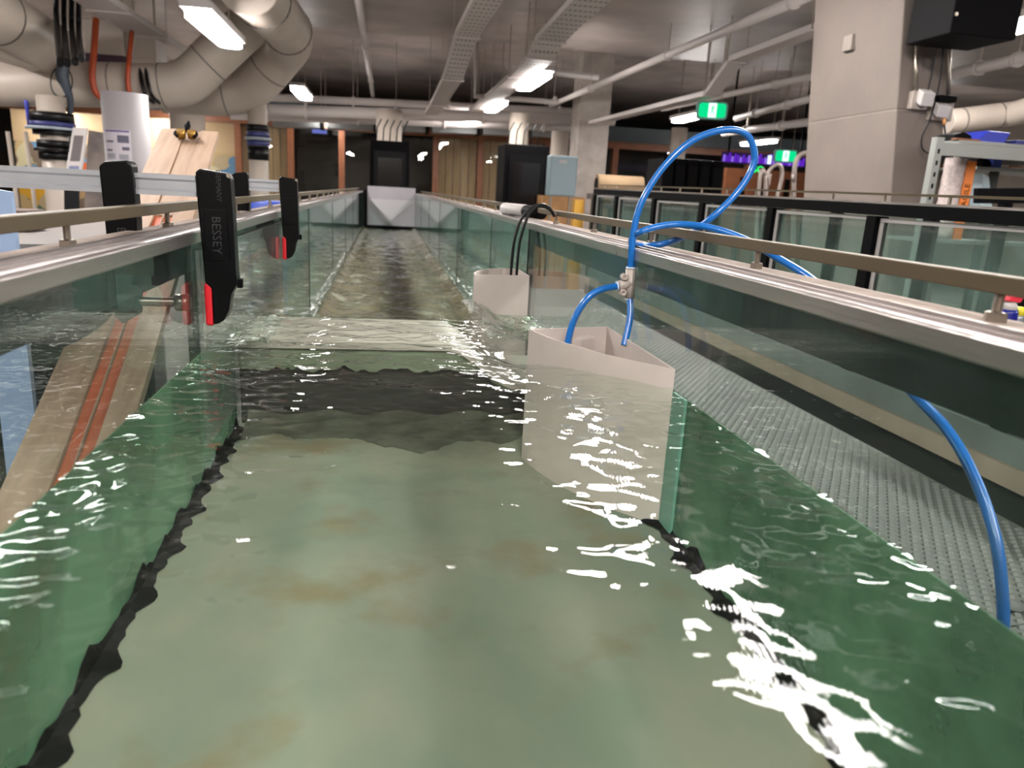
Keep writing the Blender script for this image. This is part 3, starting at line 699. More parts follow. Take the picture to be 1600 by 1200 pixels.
# spray can on a ledge of the second tank
ld = empty('side_shelf', V(1.2, 1.25, -.26), 'small steel ledge on the front of the second tank', 'shelf')
MB().box((1.12, 1.05, -.265+H), (X2-.021, 1.5, -.255+H)).build('shelf_plate', M_alud, ld)
MB().hexa([(1.27, 1.2, -.40+H), (1.2785, 1.2, -.40+H), (1.2785, 1.2, -.266+H), (1.14, 1.2, -.266+H)], [(1.27, 1.21, -.40+H), (1.2785, 1.21, -.40+H), (1.2785, 1.21, -.266+H), (1.14, 1.21, -.266+H)]).build('bracket', M_navy, ld)
def can(px, py0, py1, wpx, X, base, label, cols):
    c = atX(px, py0, X); y = c.y; r = pxw(wpx/2, math.hypot(X, y)); top = c.z; b = base+H
    t = empty('spray_can', (X, y, b), label, 'can', 'cans beside the second tank')
    h = top-b
    MB().lathe((X, y, b), [(r*.9, 0), (r, .004), (r, h*.93), (r*.93, h)], 20).build('body', cols[0], t)
    MB().lathe((X, y, b), [(r*.9, h), (r*.72, h+.010), (r*.45, h+.016)], 20).build('shoulder', cols[1], t)
    if cols[2]:
        MB().prism([(X-r*.8, y-r*.7, b+h+.016), (X+r*.7, y-r*.7, b+h+.014), (X+r*1.3, y-r*.7, b+h+.040), (X-r*.3, y-r*.7, b+h+.046)], (0, r*1.4, 0)).build('nozzle_cap', cols[2], t, .002)
    return t, r, h, y, b
M_canb = mat('can_blue', (24, 30, 120), .3); M_yel = mat('can_yellow', (222, 206, 40), .4)
t, r, h, y, b = can(1575, 483, 510, 25, 1.17, -.254, 'blue spray can with red nozzle behind the right rail', (M_canb, M_white, mat('can_red', (220, 50, 70), .4)))
dx, dy = -math.sin(.9), -math.cos(.9)
n_ = Vector((-.62, -.78, 0)); u_ = Vector((.78, -.62, 0)); lc = Vector((1.17, y, b+h-.045))+n_*(r+.0004)
MB().obox(lc, u_*r*.62, n_*.0006, Vector((0, 0, .017))).build('label_patch', M_yel, t)
MB().obox(lc+n_*.001, u_*r*.46, n_*.0004, Vector((0, 0, .012))).build('label_window', M_canb, t)
text_mesh('lettering', 'WD', .012, .0003, lc+n_*.0018, u_, (0, 0, 1), M_yel, t)
can(1592, 492, 510, 18, 1.235, -.254, 'grey can with yellow band partly behind the blue spray can', (mat('can_grey', (150, 155, 160), .35, metal=.5), M_yel, None))

# ------------------------------------------------------------------ big column with its fittings
def lin(p, q, z):
    t = (z-p.z)/(q.z-p.z); return p.lerp(q, t)
cA0, cA1 = atY(1405, 305, 3.5), atY(1418, 25, 3.5)
cB0, cB1 = atX(1264, 305, cA0.x), atX(1274, 70, cA1.x+.02)
cC0, cC1 = atY(1484, 240, 3.5), atY(1492, 72, 3.5)
lo = [lin(cA0, cA1, -.9+H), lin(cC0, cC1, -.9+H), None, lin(cB0, cB1, -.9+H)]
hi = [lin(cA0, cA1, 1.7+H), lin(cC0, cC1, 1.7+H), None, lin(cB0, cB1, 1.7+H)]
lo[2] = lo[1]+(lo[3]-lo[0]); hi[2] = hi[1]+(hi[3]-hi[0])
lo = [Vector((p.x, p.y, 0))+Vector((0, 0, 0)) for p in [lo[0], lo[1], lo[2], lo[3]]]
pz = empty('concrete_column', ((lo[0].x+lo[2].x)/2, (lo[0].y+lo[2].y)/2, 0), 'wide pale concrete column with raked faces on the right', 'column')
def lerpq(t): return [l.lerp(h_, t) for l, h_ in zip(lo, hi)]
tj = (atY(1410, 172, 3.5).z)/(1.7+H)
MB().hexa(lerpq(0), lerpq(tj-.0012)).build('lower_pour', M_conc, pz, .006)
MB().hexa(lerpq(tj+.0012), lerpq(1)).build('upper_pour', M_conc, pz, .006)
q0 = lerpq(tj-.0012); q1 = lerpq(tj+.0012); cc = sum(q0, Vector())/4
MB().hexa([p.lerp(cc, .006) for p in q0], [p.lerp(cc, .006) for p in q1]).build('joint', M_concd, pz)
fc = lambda px, py: atY(px, py, 3.49)
# face of the column towards us: socket boxes, conduits, cable
sk = empty('socket_outlet', fc(1437, 158), 'left grey socket box on the concrete column', 'socket', 'socket boxes on the column')
MB().obox(fc(1428, 157)+Vector((.02, -.0, 0)), (.045, 0, 0), (0, .02, 0), (0, 0, .042)).build('back_box', M_fit, sk, .004)
MB().obox(fc(1437, 154)+Vector((0, -.04, 0)), (.034, 0, 0), (0, .022, .012), (0, -.005, .03)).build('hood', M_white, sk, .004)
sk = empty('socket_outlet', fc(1467, 175), 'right grey socket box with orange plug on the column', 'socket', 'socket boxes on the column')
MB().obox(fc(1468, 174), (.06, 0, 0), (0, .02, 0), (0, 0, .045)).build('back_box', M_fit, sk, .004)
MB().obox(fc(1462, 173)+Vector((0, -.04, 0)), (.034, 0, 0), (0, .022, .012), (0, -.005, .026)).build('hood', M_white, sk, .004)
MB().tube([fc(1464, 186)+Vector((0, -.05, 0)), fc(1464, 196)+Vector((0, -.05, 0))], .008, 10).build('plug', mat('orange_plug', (214, 150, 90), .5), sk)
o = MB().obox(fc(1470, 156)+Vector((0, -.03, 0)), (.05, 0, 0), (0, .025, 0), (0, 0, .016)).build('power_brick', M_black, None, .008); tag(o, 'black power adapter on the column above the right socket', 'adapter')
for px, lb in ((1427, 'left galvanised conduit on the column front'), (1479, 'right grey conduit on the column front')):
    o = MB().tube([fc(px, 152)+Vector((0, -.01, 0)), fc(px+3, 68)+Vector((0, -.01, 0))], .009, 8).build('conduit', M_steel); tag(o, lb, 'conduit', 'conduits on the column')
h = hose([fc(1456, 155)+Vector((0, -.03, 0)), fc(1443, 190)+Vector((0, -.04, 0)), fc(1432, 215)+Vector((0, -.04, 0)), fc(1433, 233)+Vector((0, -.04, 0)), fc(1445, 240)+Vector((0, -.04, 0)), fc(1460, 233)+Vector((0, -.04, 0)), fc(1466, 222)+Vector((0, -.05, 0)), fc(1464, 196)+Vector((0, -.05, 0))], .004, 'looped_cable', M_cable); tag(h, 'thin dark cable looping below the sockets on the column', 'cable')
for a, b_, lb in (((1441, 150), (1456, 70), 'left thin black cable running up the column to the black box'), ((1457, 152), (1467, 70), 'right thin black cable running up the column to the black box')):
    h = hose([fc(*a)+Vector((0, -.03, 0)), fc((a[0]+b_[0])/2+2, 112)+Vector((0, -.03, 0)), fc(*b_)+Vector((0, -.03, 0))], .004, 'cable', M_cable); tag(h, lb, 'cable')
o = MB().obox(atX(1331, 68, cA1.x)+Vector((-.015, 0, 0)), (.014, 0, 0), (0, .04, 0), (0, 0, .04)).build('sensor_box', M_concd, None, .004); tag(o, 'small sensor box high on the side of the concrete column', 'sensor')
# black equipment box hung below the ceiling
by = 3.05
p0 = atX(1484, 52, 2.42); p1 = atX(1416, 66, 2.42)
eb = empty('equipment_box', (2.7, p0.y+.2, 1.7+H), 'black equipment cabinet hung in front of the column', 'cabinet')
xr = atY(1588, 58, p0.y).x; zb = p0.z; zt = zb+.34
MB().box((2.42, p0.y, zb), (xr, min(p1.y, 3.46), zt)).build('case', M_black, eb, .006)
for a in (.15, .45): MB().box((2.42+a, p0.y+.15, zt), (2.42+a+.02, p0.y+.17, 1.7+H)).build('hanger', M_steel, eb)
MB().lathe(atY(1494, 22, p0.y-.001), [(.008, -.004), (.008, .001)], 12, 'y').build('lock', M_steel, eb)

# ------------------------------------------------------------------ shelving on the far right
SY = 3.1
rk = empty('shelving_unit', atY(1520, 330, SY), 'grey steel shelving unit at the right edge', 'shelving')
pa = atY(1465, 222, SY); zs = pa.z
p_lo = atY(1441, 330, SY)
M_rack = mat('rack_steel', (140, 142, 138), .45, metal=.3)
pp = [pa.x-.012, 3.75]
for x, ys_ in ((pa.x, (SY,)), (3.5, (SY, SY+.25))):
    for y in ys_:
        q = MB().box((x-.018, y-.018, 0), (x+.018, y+.018, zs+.02)).build('upright', M_rack, rk)
        if y == SY:
            for k in range(16): MB().box((x-.005, y-.0192, zs-.05-k*.05), (x+.005, y-.0181, zs-.03-k*.05)).build('slot', M_black, q)
MB().box((pa.x+.018, SY-.012, zs-.055), (3.9, SY+.012, zs)).build('front_beam', M_rack, rk)
MB().box((pa.x+.32, SY+.238, zs-.055), (3.9, SY+.262, zs)).build('rear_beam', M_rack, rk)
MB().box((pa.x+.10, SY-.012, zs+.001), (3.9, SY+.12, zs+.015)).build('shelf_board', M_rack, rk)
MB().box((pa.x+.02, SY-.012, -.12+H), (3.9, SY+.26, -.105+H)).build('shelf_board', M_rack, rk)
q = atY(1553, 232, SY+.3)
MB().box((q.x-.016, SY+.25, 0), (q.x+.016, SY+.28, zs-.056)).build('middle_upright', mat('rack_dark', (62, 66, 64), .5), rk)
def shelf_thing(name, m, pts, Y, dep, label, cat, z0=None, bev=.004):
    P = [atY(x, y, Y) for x, y in pts]
    if z0 is not None:
        low = min(p.z for p in P)
        for p in P:
            if p.z-low < .02: p.z = z0
    o = MB().prism(P, (0, dep, 0)).build(name, m, None, bev); return tag(o, label, cat)
zb = zs+.016
tb = atY(1552, 212, SY+.05)
bt = empty('blue_tray', (tb.x, SY+.2, zb), 'blue plastic tray with white rim on the top shelf', 'tray')
MB().prism([(tb.x-.085, SY+.05, zb), (tb.x+.065, SY+.05, zb), (tb.x+.09, SY+.05, zb+.052), (tb.x-.03, SY+.05, zb+.056)], (0, .15, 0)).build('tub', mat('tray_blue', (38, 52, 160), .4), bt, .004)
MB().prism([(tb.x-.10, SY+.035, zb), (tb.x+.07, SY+.035, zb), (tb.x+.07, SY+.035, zb+.005), (tb.x-.10, SY+.035, zb+.005)], (0, .012, 0)).build('rim', M_white, bt)
o = MB().prism([(tb.x-.20, SY+.05, zb), (tb.x-.105, SY+.05, zb), (tb.x-.11, SY+.05, zb+.028), (tb.x-.15, SY+.05, zb+.042), (tb.x-.195, SY+.05, zb+.028)], (0, .12, 0)).build('tool_bundle', M_black, None, .004); tag(o, 'dark bundle of tools left on the top shelf', 'tools')
o = MB().box((tb.x-.23, SY-.005, zb), (tb.x-.108, SY+.03, zb+.008)).build('wooden_strip', M_timber); tag(o, 'thin brown timber strip at the top shelf edge', 'timber')
o = MB().box((tb.x+.11, SY+.03, zb), (tb.x+.28, SY+.2, zb+.022)).build('blue_box', mat('box_blue', (40, 46, 110), .5), None, .004); tag(o, 'low dark blue box at the right end of the top shelf', 'box')
# bubble wrap roll with an orange printed edge
rz0 = -.104+H; rc = atY(1484, 300, SY+.15); rt = atY(1488, 247, SY+.15)
br = empty('wrap_roll', (rc.x, rc.y, rz0), 'upright roll of clear bubble wrap with orange printed strip', 'roll')
MB().lathe((rc.x, rc.y, rz0), [(.040, 0), (.046, .02)]+[(.046+.002*math.sin(i*2.1), .02+i*.02) for i in range(1, int((rt.z-rz0-.02)/.02))]+[(.046, rt.z-rz0)], 20).build('roll', mat('bubble_wrap', (206, 190, 186), .25, noise=.25, scale=60, bump=.6, bscale=160), br)
MB().lathe((rc.x, rc.y, rt.z), [(.012, 0), (.012, .02)], 10).build('core', M_white, br)
MB().box((rc.x+.040, rc.y-.03, rz0), (rc.x+.088, rc.y-.024, rt.z-.01)).build('orange_strip', mat('wrap_orange', (232, 132, 62), .4), br)
text_mesh('lettering', 'FRAGILE', .040, .0004, (rc.x+.064, rc.y-.0308, (rz0+rt.z)/2), (0, 0, 1), (-1, 0, 0), M_black, br)
for nm, m_, pts, Y_, dp, lb, ct in (
    ('blue_mug', mat('mug_blue', (70, 90, 170), .4), [(1553, 262), (1565, 262), (1567, 247), (1552, 247)], SY+.2, .06, 'blue and white mug between the shelf uprights', 'mug'),
    ('headset', M_black, [(1534, 262), (1548, 262), (1549, 252), (1541, 246), (1535, 250)], SY+.2, .05, 'dark round headset standing on the rear ledge', 'headset'),
    ('plastic_bag', mat('bag_pale', (180, 196, 204), .35), [(1533, 330), (1552, 330), (1546, 276), (1536, 270)], SY+.2, .08, 'pale crumpled plastic bag beside the bubble wrap', 'bag'),
    ('cardboard_box', mat('cardboard', (170, 130, 104), .7), [(1578, 262), (1600, 262), (1600, 246), (1578, 246)], SY+.3, .1, 'brown cardboard box on the rear ledge', 'box'),
    ('paper_roll', M_print, [(1559+6, 262), (1577, 262), (1577, 240), (1565, 240)], SY+.3, .06, 'white paper roll beside the cardboard box', 'roll')):
    o = shelf_thing(nm, m_, pts, Y_, dp, lb, ct)
o = MB().box((rc.x+.12, SY+.15, atY(1560, 263, SY+.2).z-.014), (3.9, SY+.44, atY(1560, 263, SY+.2).z-.001)).build('shelf_board', M_rack, rk)
mn = empty('monitor', atY(1560, 330, SY-.25), 'black flat screen facing away at the right edge', 'monitor')
MB().prism([atY(1528, 318, SY-.25), atY(1620, 318, SY-.25), atY(1620, 293, SY-.25), atY(1529, 294, SY-.25)], (0, .03, 0)).build('screen_back', M_black, mn, .004)
q = atY(1580, 318, SY-.25)
MB().box((q.x-.02, SY-.24, 0), (q.x+.02, SY-.2, q.z)).build('stand', M_black, mn)

# ------------------------------------------------------------------ ceiling services
def flat_tray(pts, wid, name, label, m=None, ht=.05, rods=True, cat='cable tray', group='cable trays under the ceiling'):
    """U-shaped tray along a polyline, its width lying along X"""
    t = empty(name, pts[len(pts)//2], label, cat, group)
    m = m or M_perf
    for i in range(len(pts)-1):
        a, b = pts[i], pts[i+1]; u = Vector((wid/2, 0, 0)); z = Vector((0, 0, .004)); hh = Vector((0, 0, ht)); e = Vector((.006, 0, 0))
        MB().hexa([a-u, a+u, b+u, b-u], [a-u+z, a+u+z, b+u+z, b-u+z]).build('tray_base', m, t)
        for s_ in (-1, 1):
            MB().hexa([a+u*s_, a+u*s_+e*s_, b+u*s_+e*s_, b+u*s_], [a+u*s_+hh, a+u*s_+e*s_+hh, b+u*s_+e*s_+hh, b+u*s_+hh]).build('side_flange', M_tray, t)
        if i:
            MB().box((a.x-wid/2-.03, a.y-.02, a.z-.012), (a.x+wid/2+.03, a.y+.02, a.z-.001)).build('strut', M_tray, t)
    for p in pts[:-1]:
        for s_ in (-1, 1):
            MB().box((p.x+s_*(wid/2+.02)-.004, p.y-.004, p.z), (p.x+s_*(wid/2+.02)+.004, p.y+.004, (1.7 if p.y < 9.3 else 2.25)+H)).build('hanger_rod', M_steel, t)
    return t
def X_of(px, py, z): return atZ(px, py, z).x
x = X_of(763, 0, 1.35); P = [atX(770, -12, x), atX(729, 58, x), atX(707, 125, x), atX(684, 165, x), atX(673, 180, x)]
flat_tray(P, .20, 'cable_tray', 'perforated cable tray bending up over the channel, nearest the middle')
x = X_of(925, 0, 1.35); P = [atX(935, -9, x), atX(858, 66, x), atX(846, 92, x), atX(815, 122, x), atX(745, 176, x)]
flat_tray(P, .24, 'cable_tray', 'perforated cable tray above the right row of lights')
x = X_of(1430, 0, 1.3); P = [atX(1470, -16, x), atX(1285, 48, x), atX(1150, 97, x), atX(1112, 150, x), atX(920, 196, x)]
flat_tray(P, .14, 'cable_tray', 'long pale cable tray stepping down towards the exit sign', M_tray)
P = [atZ(90, -20, 1.3), atZ(170, 18, 1.3), atZ(240, 58, 1.3), atZ(305, 95, 1.3)]; xm = P[1].x
P = [Vector((xm, p.y, p.z)) for p in P]
flat_tray(P, .30, 'cable_tray', 'wide pale cable tray at upper left above the white boxes', M_tray)
P = [atZ(268, -12, 1.3), atZ(345, 45, 1.3), atZ(428, 100, 1.3)]; xm = P[1].x
P = [Vector((xm, p.y, p.z)) for p in P]
flat_tray(P, .22, 'cable_tray', 'pale cable tray beside the bright left light', M_tray)
def service_pipe(path, r, label, m=M_tray, clips=(), group='thin service pipes under the ceiling', name='service_pipe'):
    t = empty(name, path[0], label, 'pipe', group)
    MB().tube(path, r, 10).build('pipe_run', m, t)
    for k in clips:
        p = path[0].lerp(path[-1], k); d = (path[-1]-path[0]).normalized()
        MB().tube([p-d*.02, p+d*.02], r*1.35, 10).build('pipe_clip', m, t)
        MB().box((p.x-.004, p.y-.004, p.z+r), (p.x+.004, p.y+.004, (1.7 if p.y < 9.3 else 2.25)+H)).build('hanger_rod', M_steel, t)
    return t
x = X_of(560, 0, 1.5)
service_pipe([atX(558.5, -10, x), atX(583, 150, x)], .035, 'straight pale conduit dropping back left of the middle tray', clips=(.3, .7))
service_pipe([atZ(1290, -18, 1.4), atZ(1100, 62, 1.4), atZ(860, 165, 1.4)], .038, 'long sprinkler pipe slanting across the ceiling right of centre', clips=(.05, .35, .7))
service_pipe([atY(795, 105, 10.5), atY(795, 106, 10.6), atY(935, 121, 10.6)], .04, 'short cross pipe behind the bent tray, upper', clips=(.4,))
service_pipe([atY(745, 68, 10.5), atY(742, 150, 10.5), atY(872, 160, 10.5)], .035, 'bent thin pipe dropping and turning right, lower', clips=(.95,))
service_pipe([atZ(1275, 118, 1.25), atZ(1035, 170, 1.25)], .035, 'pale pipe right of the exit sign running to the column', clips=(.2, .6))
service_pipe([atZ(1275, 152, 1.1), atZ(1150, 185, 1.1)], .04, 'lower pale pipe beside the exit sign', clips=(.3, .7))
service_pipe([atZ(1270, 190, .95), atZ(1130, 208, .95)], .045, 'lowest pale pipe above the blue hose loop', clips=(.3, .7))
service_pipe([atZ(1640, 82, 1.45), atZ(1490, 115, 1.45)], .055, 'pale pipe right of the column near the ceiling', clips=(.3, .7))
for (a, b, Y_, r_, lb) in (((330, 148), (930, 176), 13.2, .06, 'upper'), ((420, 172), (960, 188), 13.0, .09, 'middle'), ((360, 180), (900, 200), 14.2, .07, 'lower')):
    service_pipe([atY(*a, Y_), atY(*b, Y_)], r_, lb+' pipe of the far bundle crossing in front of the glazed wall', M_tray, clips=(.1, .35, .6, .9), group='far pipes crossing the hall')
dk = empty('air_duct', atY(700, 190, 14.8), 'pale rectangular air duct above the glazed wall', 'duct')
a, b = atY(420, 186, 14.8), atY(905, 205, 14.8)
for k in range(6):
    p = a.lerp(b, k/6+.01); q = a.lerp(b, (k+1)/6-.01)
    MB().hexa([(p.x, 14.8, p.z-.12), (q.x, 14.8, q.z-.12), (q.x, 15.2, q.z-.12), (p.x, 15.2, p.z-.12)], [(p.x, 14.8, p.z+.16), (q.x, 14.8, q.z+.16), (q.x, 15.2, q.z+.16), (p.x, 15.2, p.z+.16)]).build('duct_section', mat('duct_grey', (140, 142, 142), .5), dk)
    MB().box((q.x-.01, 14.78, q.z-.14), (q.x+.05, 15.22, q.z+.18)).build('duct_flange', M_black, dk)

# big white pipes at upper left
def big_pipe(path, r, label, rings=(), res=7, m=M_pvc):
    t = empty('large_pipe', path[0], label, 'pipe', 'large white pipes at upper left')
    MB().tube(path, r, 24, res).build('pipe_body', m, t)
    for i, rr in rings:
        p = path[i]; d = (path[min(i+1, len(path)-1)]-path[max(i-1, 0)]).normalized()
        MB().tube([p-d*.006, p+d*.006], r*1.012*rr, 24).build('joint_ring', M_pvcline, t)
    return t
big_pipe([atY(-80, 128, 7.92), atY(0, 130, 7.92), atY(178, 133, 7.92), atY(225, 134, 7.92), atY(255, 134, 7.92), atY(283, 131, 7.92), atY(305, 118, 7.92), atY(325, 98, 7.92), atY(352, 72, 7.92), atY(385, 42, 7.99), atY(405, 25, 8.05)], .200, 'long horizontal white pipe with an upturned elbow', ((2, 1), (4, 1), (7, 1)))
big_pipe([atY(255, 142, 8.75), atY(330, 146, 8.70), atY(352, 146, 8.70), atY(378, 143, 8.70), atY(402, 128, 8.65), atY(420, 108, 8.60), atY(440, 84, 8.50), atY(452, 66, 8.30), atY(449, 46, 7.90), atY(430, 22, 7.30), atY(408, -3, 6.60), atY(385, -30, 5.90)], .222, 'white pipe curving up behind towards the ceiling', ((2, 1), (5, 1), (8, 1.03), (10, 1.03)))
big_pipe([atY(-70, -10, 6.3), atY(-10, 22, 6.8), atY(40, 52, 7.3), atY(92, 84, 8.0)], .225, 'broad white duct slanting down at the top left corner', ((1, 1.02),), 5)
big_pipe([atY(-60, 52, 6.73), atY(30, 82, 7.39), atY(50, 90, 7.66), atY(90, 106, 8.38)], .118, 'thinner white pipe below the broad duct at top left', ((2, 1.02),), 5)
big_pipe([atY(1478, 190, 5.6), atY(1500, 188, 5.6), atY(1562, 180, 5.6), atY(1590, 176, 5.5), atY(1640, 160, 5.2)], .095, 'white pipe right of the column above the shelving', ((1, 1.02), (2, 1.02)), 5)
# white boxes above the pipe
def hung_box(px0, px1, py0, py1, Y_, dep, label, stripe):
    a, b = atY(px0, py1, Y_), atY(px1, py0, Y_)
    t = empty('junction_box', ((a.x+b.x)/2, Y_, a.z), label, 'box', 'white boxes above the long pipe')
    MB().box((a.x, Y_, a.z+.08), (b.x, Y_+dep, b.z)).build('case', M_pvc, t, .01)
    MB().box((a.x+.005, Y_+.005, a.z), (b.x-.005, Y_+dep-.005, a.z+.079)).build('base_band', stripe, t, .005)
    for s_ in (a.x+.03, b.x-.05): MB().box((s_, Y_+dep*.4, b.z), (s_+.02, Y_+dep*.4+.02, 1.7+H)).build('hanger', M_steel, t)
hung_box(133, 191, 34, 96, 8.4, .4, 'left white box with purple band above the long pipe', mat('purple_band', (64, 42, 56), .5))
hung_box(199, 242, 54, 102, 8.45, .4, 'right white box above the long pipe', M_pvc)
ar = atY(200, 106, 8.32)
hose([atY(150, 30, 7.92), atY(147, 80, 7.72), atY(144, 118, 7.66), atY(149, 143, 7.66), atY(162, 155, 7.72), atY(178, 160, 7.85)], .028, 'orange_strap', M_strap); tag(bpy.data.objects['orange_strap'], 'left orange strap hanging over the long white pipe', 'strap', 'orange straps on the long pipe')
o = hose([atY(206, 50, 7.92), atY(201, 100, 7.68), atY(200, 130, 7.66), atY(205, 150, 7.68), atY(216, 160, 7.85)], .022, 'orange_strap', M_strap); tag(o, 'right orange strap hanging over the long white pipe', 'strap', 'orange straps on the long pipe')
for k, lb in ((0, 'left'), (9, 'right')):
    o = hose([atY(219+k, 108, 7.79), atY(222+k, 130, 7.66), atY(230+k, 152, 7.68), atY(246+k, 164, 7.92)], .018, 'black_band', M_cable); tag(o, lb+' black band around the long pipe before its elbow', 'band', 'black bands on the long pipe')
for i, (a, b) in enumerate((((88, 6), (94, 100)), ((100, 18), (105, 100)), ((112, 22), (117, 98)), ((123, 26), (127, 92)))):
    o = hose([atY(a[0], -10, 7.26), atY(a[0], a[1]+20, 7.39), atY(*b, 5.7)], .022, 'black_cable', M_cable); tag(o, ('first', 'second', 'third', 'fourth')[i]+' from the left of four black cables hanging above the pipe', 'cable', 'hanging black cables')
o = hose([atY(101, 100, 7.55), atY(97, 118, 7.55), atY(103, 135, 7.55), atY(110, 160, 7.59), atY(107, 205, 7.63), atY(104, 262, 7.66)], [.045, .058, .04, .026, .022, .022], 'cable_bundle', mat('bundle_grey', (64, 72, 84), .5)); tag(o, 'grey bundle of cables tied off over the pipe', 'cable')
ring = [atY(98+17*math.cos(a)-2, 128+24*math.sin(a), 7.55) for a in np.linspace(-1.2, 5.0, 22)]
o = hose(ring, .006, 'wire_loop', M_cable, None, 8, 2); tag(o, 'thin wire loop hanging in front of the long pipe', 'wire')

# ------------------------------------------------------------------ exit signs
def exit_sign(px, py, Y_, wpx, label):
    c = atY(px, py, Y_); w_ = pxw(wpx, math.hypot(c.x, c.y)); h_ = w_*.56
    t = empty('exit_sign', c, label, 'exit sign', 'green exit signs')
    yaw = math.atan2(c.x, c.y)*.55
    U = Vector((math.cos(yaw), -math.sin(yaw), 0)); N_ = Vector((-math.sin(yaw), -math.cos(yaw), 0)); Z = Vector((0, 0, 1))
    def plate(c_, hw_, hh_, th, nm, m_):
        r_ = hh_*.42; pts = []
        for sx_, sz_, a0 in ((1, 1, 0), (-1, 1, 90), (-1, -1, 180), (1, -1, 270)):
            for k_ in range(5):
                a_ = math.radians(a0+22.5*k_); pts.append(c_+U*(sx_*(hw_-r_)+r_*math.cos(a_))+Z*(sz_*(hh_-r_)+r_*math.sin(a_))-N_*th)
        return MB().prism(pts, N_*2*th).build(nm, m_, t)
    plate(c, w_*.5, h_*.5, .035, 'housing', mat('sign_case', (110, 160, 158), .4))
    f = c+N_*.037
    plate(f, w_*.44, h_*.40, .003, 'green_panel', M_exit)
    g = f+N_*.004
    MB().obox(g, U*w_*.13, N_*.002, Z*h_*.40).build('white_panel', M_exitw, t)
    k = g+N_*.003; e = h_*.4
    man = MB().obox(k+Z*e*.62+U*e*.08, U*e*.09, N_*.001, Z*e*.1)
    o = man.build('figure_head', M_exit, t)
    def limb(nm, a, b, th):
        a = k+U*a[0]*e+Z*a[1]*e; b = k+U*b[0]*e+Z*b[1]*e; d = (b-a).normalized(); s_ = d.cross(N_)
        MB().obox((a+b)/2, (b-a)*.5, s_*th*e, N_*.001).build(nm, M_exit, t)
    limb('figure_torso', (.04, .5), (-.06, -.05), .10)
    limb('figure_leg', (-.06, -.05), (.22, -.25), .06); limb('figure_leg', (.22, -.25), (.14, -.6), .055); limb('figure_leg', (-.06, -.05), (-.22, -.4), .06); limb('figure_leg', (-.22, -.4), (-.4, -.45), .05)
    limb('figure_arm', (.02, .42), (.28, .2), .05); limb('figure_arm', (.02, .42), (-.28, .28), .05)
    zt = (1.7 if c.y < 9.3 else 2.25)+H
    for s_ in (-.3, .3): MB().box((c.x+s_*w_-.006, c.y-.006, c.z+h_*.5), (c.x+s_*w_+.006, c.y+.006, zt)).build('hanger_rod', M_steel, t)
exit_sign(1112, 173, 8.0, 43, 'near green running man exit sign below the ceiling')
exit_sign(1227, 244, 12.0, 31, 'far green running man exit sign by the purple lights')

# ------------------------------------------------------------------ far equipment behind the flume
def cabinet(px0, px1, py0, Y_, dep, label, front=M_wglass):
    a, b = atY(px0, py0, Y_), atY(px1, py0, Y_); zt = (a.z+b.z)/2
    t = empty('equipment_cabinet', ((a.x+b.x)/2, Y_+dep/2, 0), label, 'cabinet', 'tall black cabinets at the back')
    w_ = b.x-a.x
    MB().box((a.x, Y_+.02, 0), (b.x, Y_+dep, zt)).build('body', M_black, t, .01)
    d = MB().box((a.x+.10*w_, Y_-.004, .12), (b.x-.10*w_, Y_+.006, zt-.12)).build('door_frame', M_blackg, t)
    MB().box((a.x+.2*w_, Y_-.010, .2), (b.x-.2*w_, Y_-.006, zt-.2)).build('door_window', mat('smoked_pane', (20, 17, 17), .15, spec=.3), t)
    MB().box((b.x-.15*w_, Y_-.02, zt*.45), (b.x-.13*w_, Y_-.01, zt*.55)).build('door_handle', M_steel, d)
    for k in range(5): 
        x = a.x+w_*(.15+.17*k); MB().tube([(x, Y_+dep*.5, zt), (x+.01, Y_+dep*.5, zt+.16), (x+.06, Y_+dep*.5, zt+.26)], .008, 6).build('top_cable', M_cable, t)
    return t
cabinet(578, 641, 220, 9.4, .5, 'tall black cabinet with smoked door behind the end gate')
cabinet(790, 860, 226, 8.7, .6, 'tall black cabinet left of the pale blue electrical box')
def vpipe(px, py0, py1, Y_, r, label, bands=()):
    a = atY(px, py0, Y_); b = atY(px, py1, Y_)
    t = empty('standpipe', (a.x, a.y, 0), label, 'pipe', 'white vertical pipes')
    MB().tube([(a.x, a.y, 0), (a.x, a.y, a.z)], r, 20).build('pipe_body', M_pvc, t)
    for p0, p1, k, m_ in bands:
        z0 = atY(px, p1, Y_).z; z1 = atY(px, p0, Y_).z
        MB().tube([(a.x, a.y, z0), (a.x, a.y, z1)], r*k, 20).build('pipe_collar', m_, t)
    return t
M_dblue = mat('collar_blue', (52, 56, 110), .4); M_grey = mat('collar_grey', (150, 160, 170), .4)
vpipe(78, 150, 260, 7.5, .112, 'white standpipe with black and blue valve collars at far left', ((176, 190, 1.55, M_cable), (191, 198, 1.6, M_dblue), (199, 203, 1.9, M_grey), (204, 211, 1.45, M_cable), (219, 231, 1.25, M_cable), (232, 236, 1.5, M_cable), (237, 249, 1.2, M_cable)))
vpipe(401, 150, 280, 8.7, .100, 'white standpipe with blue collars below the pipe elbow', ((195, 205, 1.15, M_cable), (206, 214, 1.2, M_dblue), (215, 219, 1.4, M_grey), (220, 228, 1.2, M_dblue), (229, 250, 1.1, M_cable)))
vpipe(608, 172, 218, 12.5, .20, 'distant white pipe above the first black cabinet')
vpipe(812, 178, 228, 12.2, .16, 'distant white pipe above the second black cabinet')
vpipe(876, 205, 250, 13.5, .16, 'distant cream pipe behind the pale blue electrical box')
vpipe(1062, 200, 262, 13.0, .14, 'distant white pipe behind the blue hose loop')
vpipe(292, 178, 262, 13.0, .26, 'distant pinkish pipe behind the leaning board')
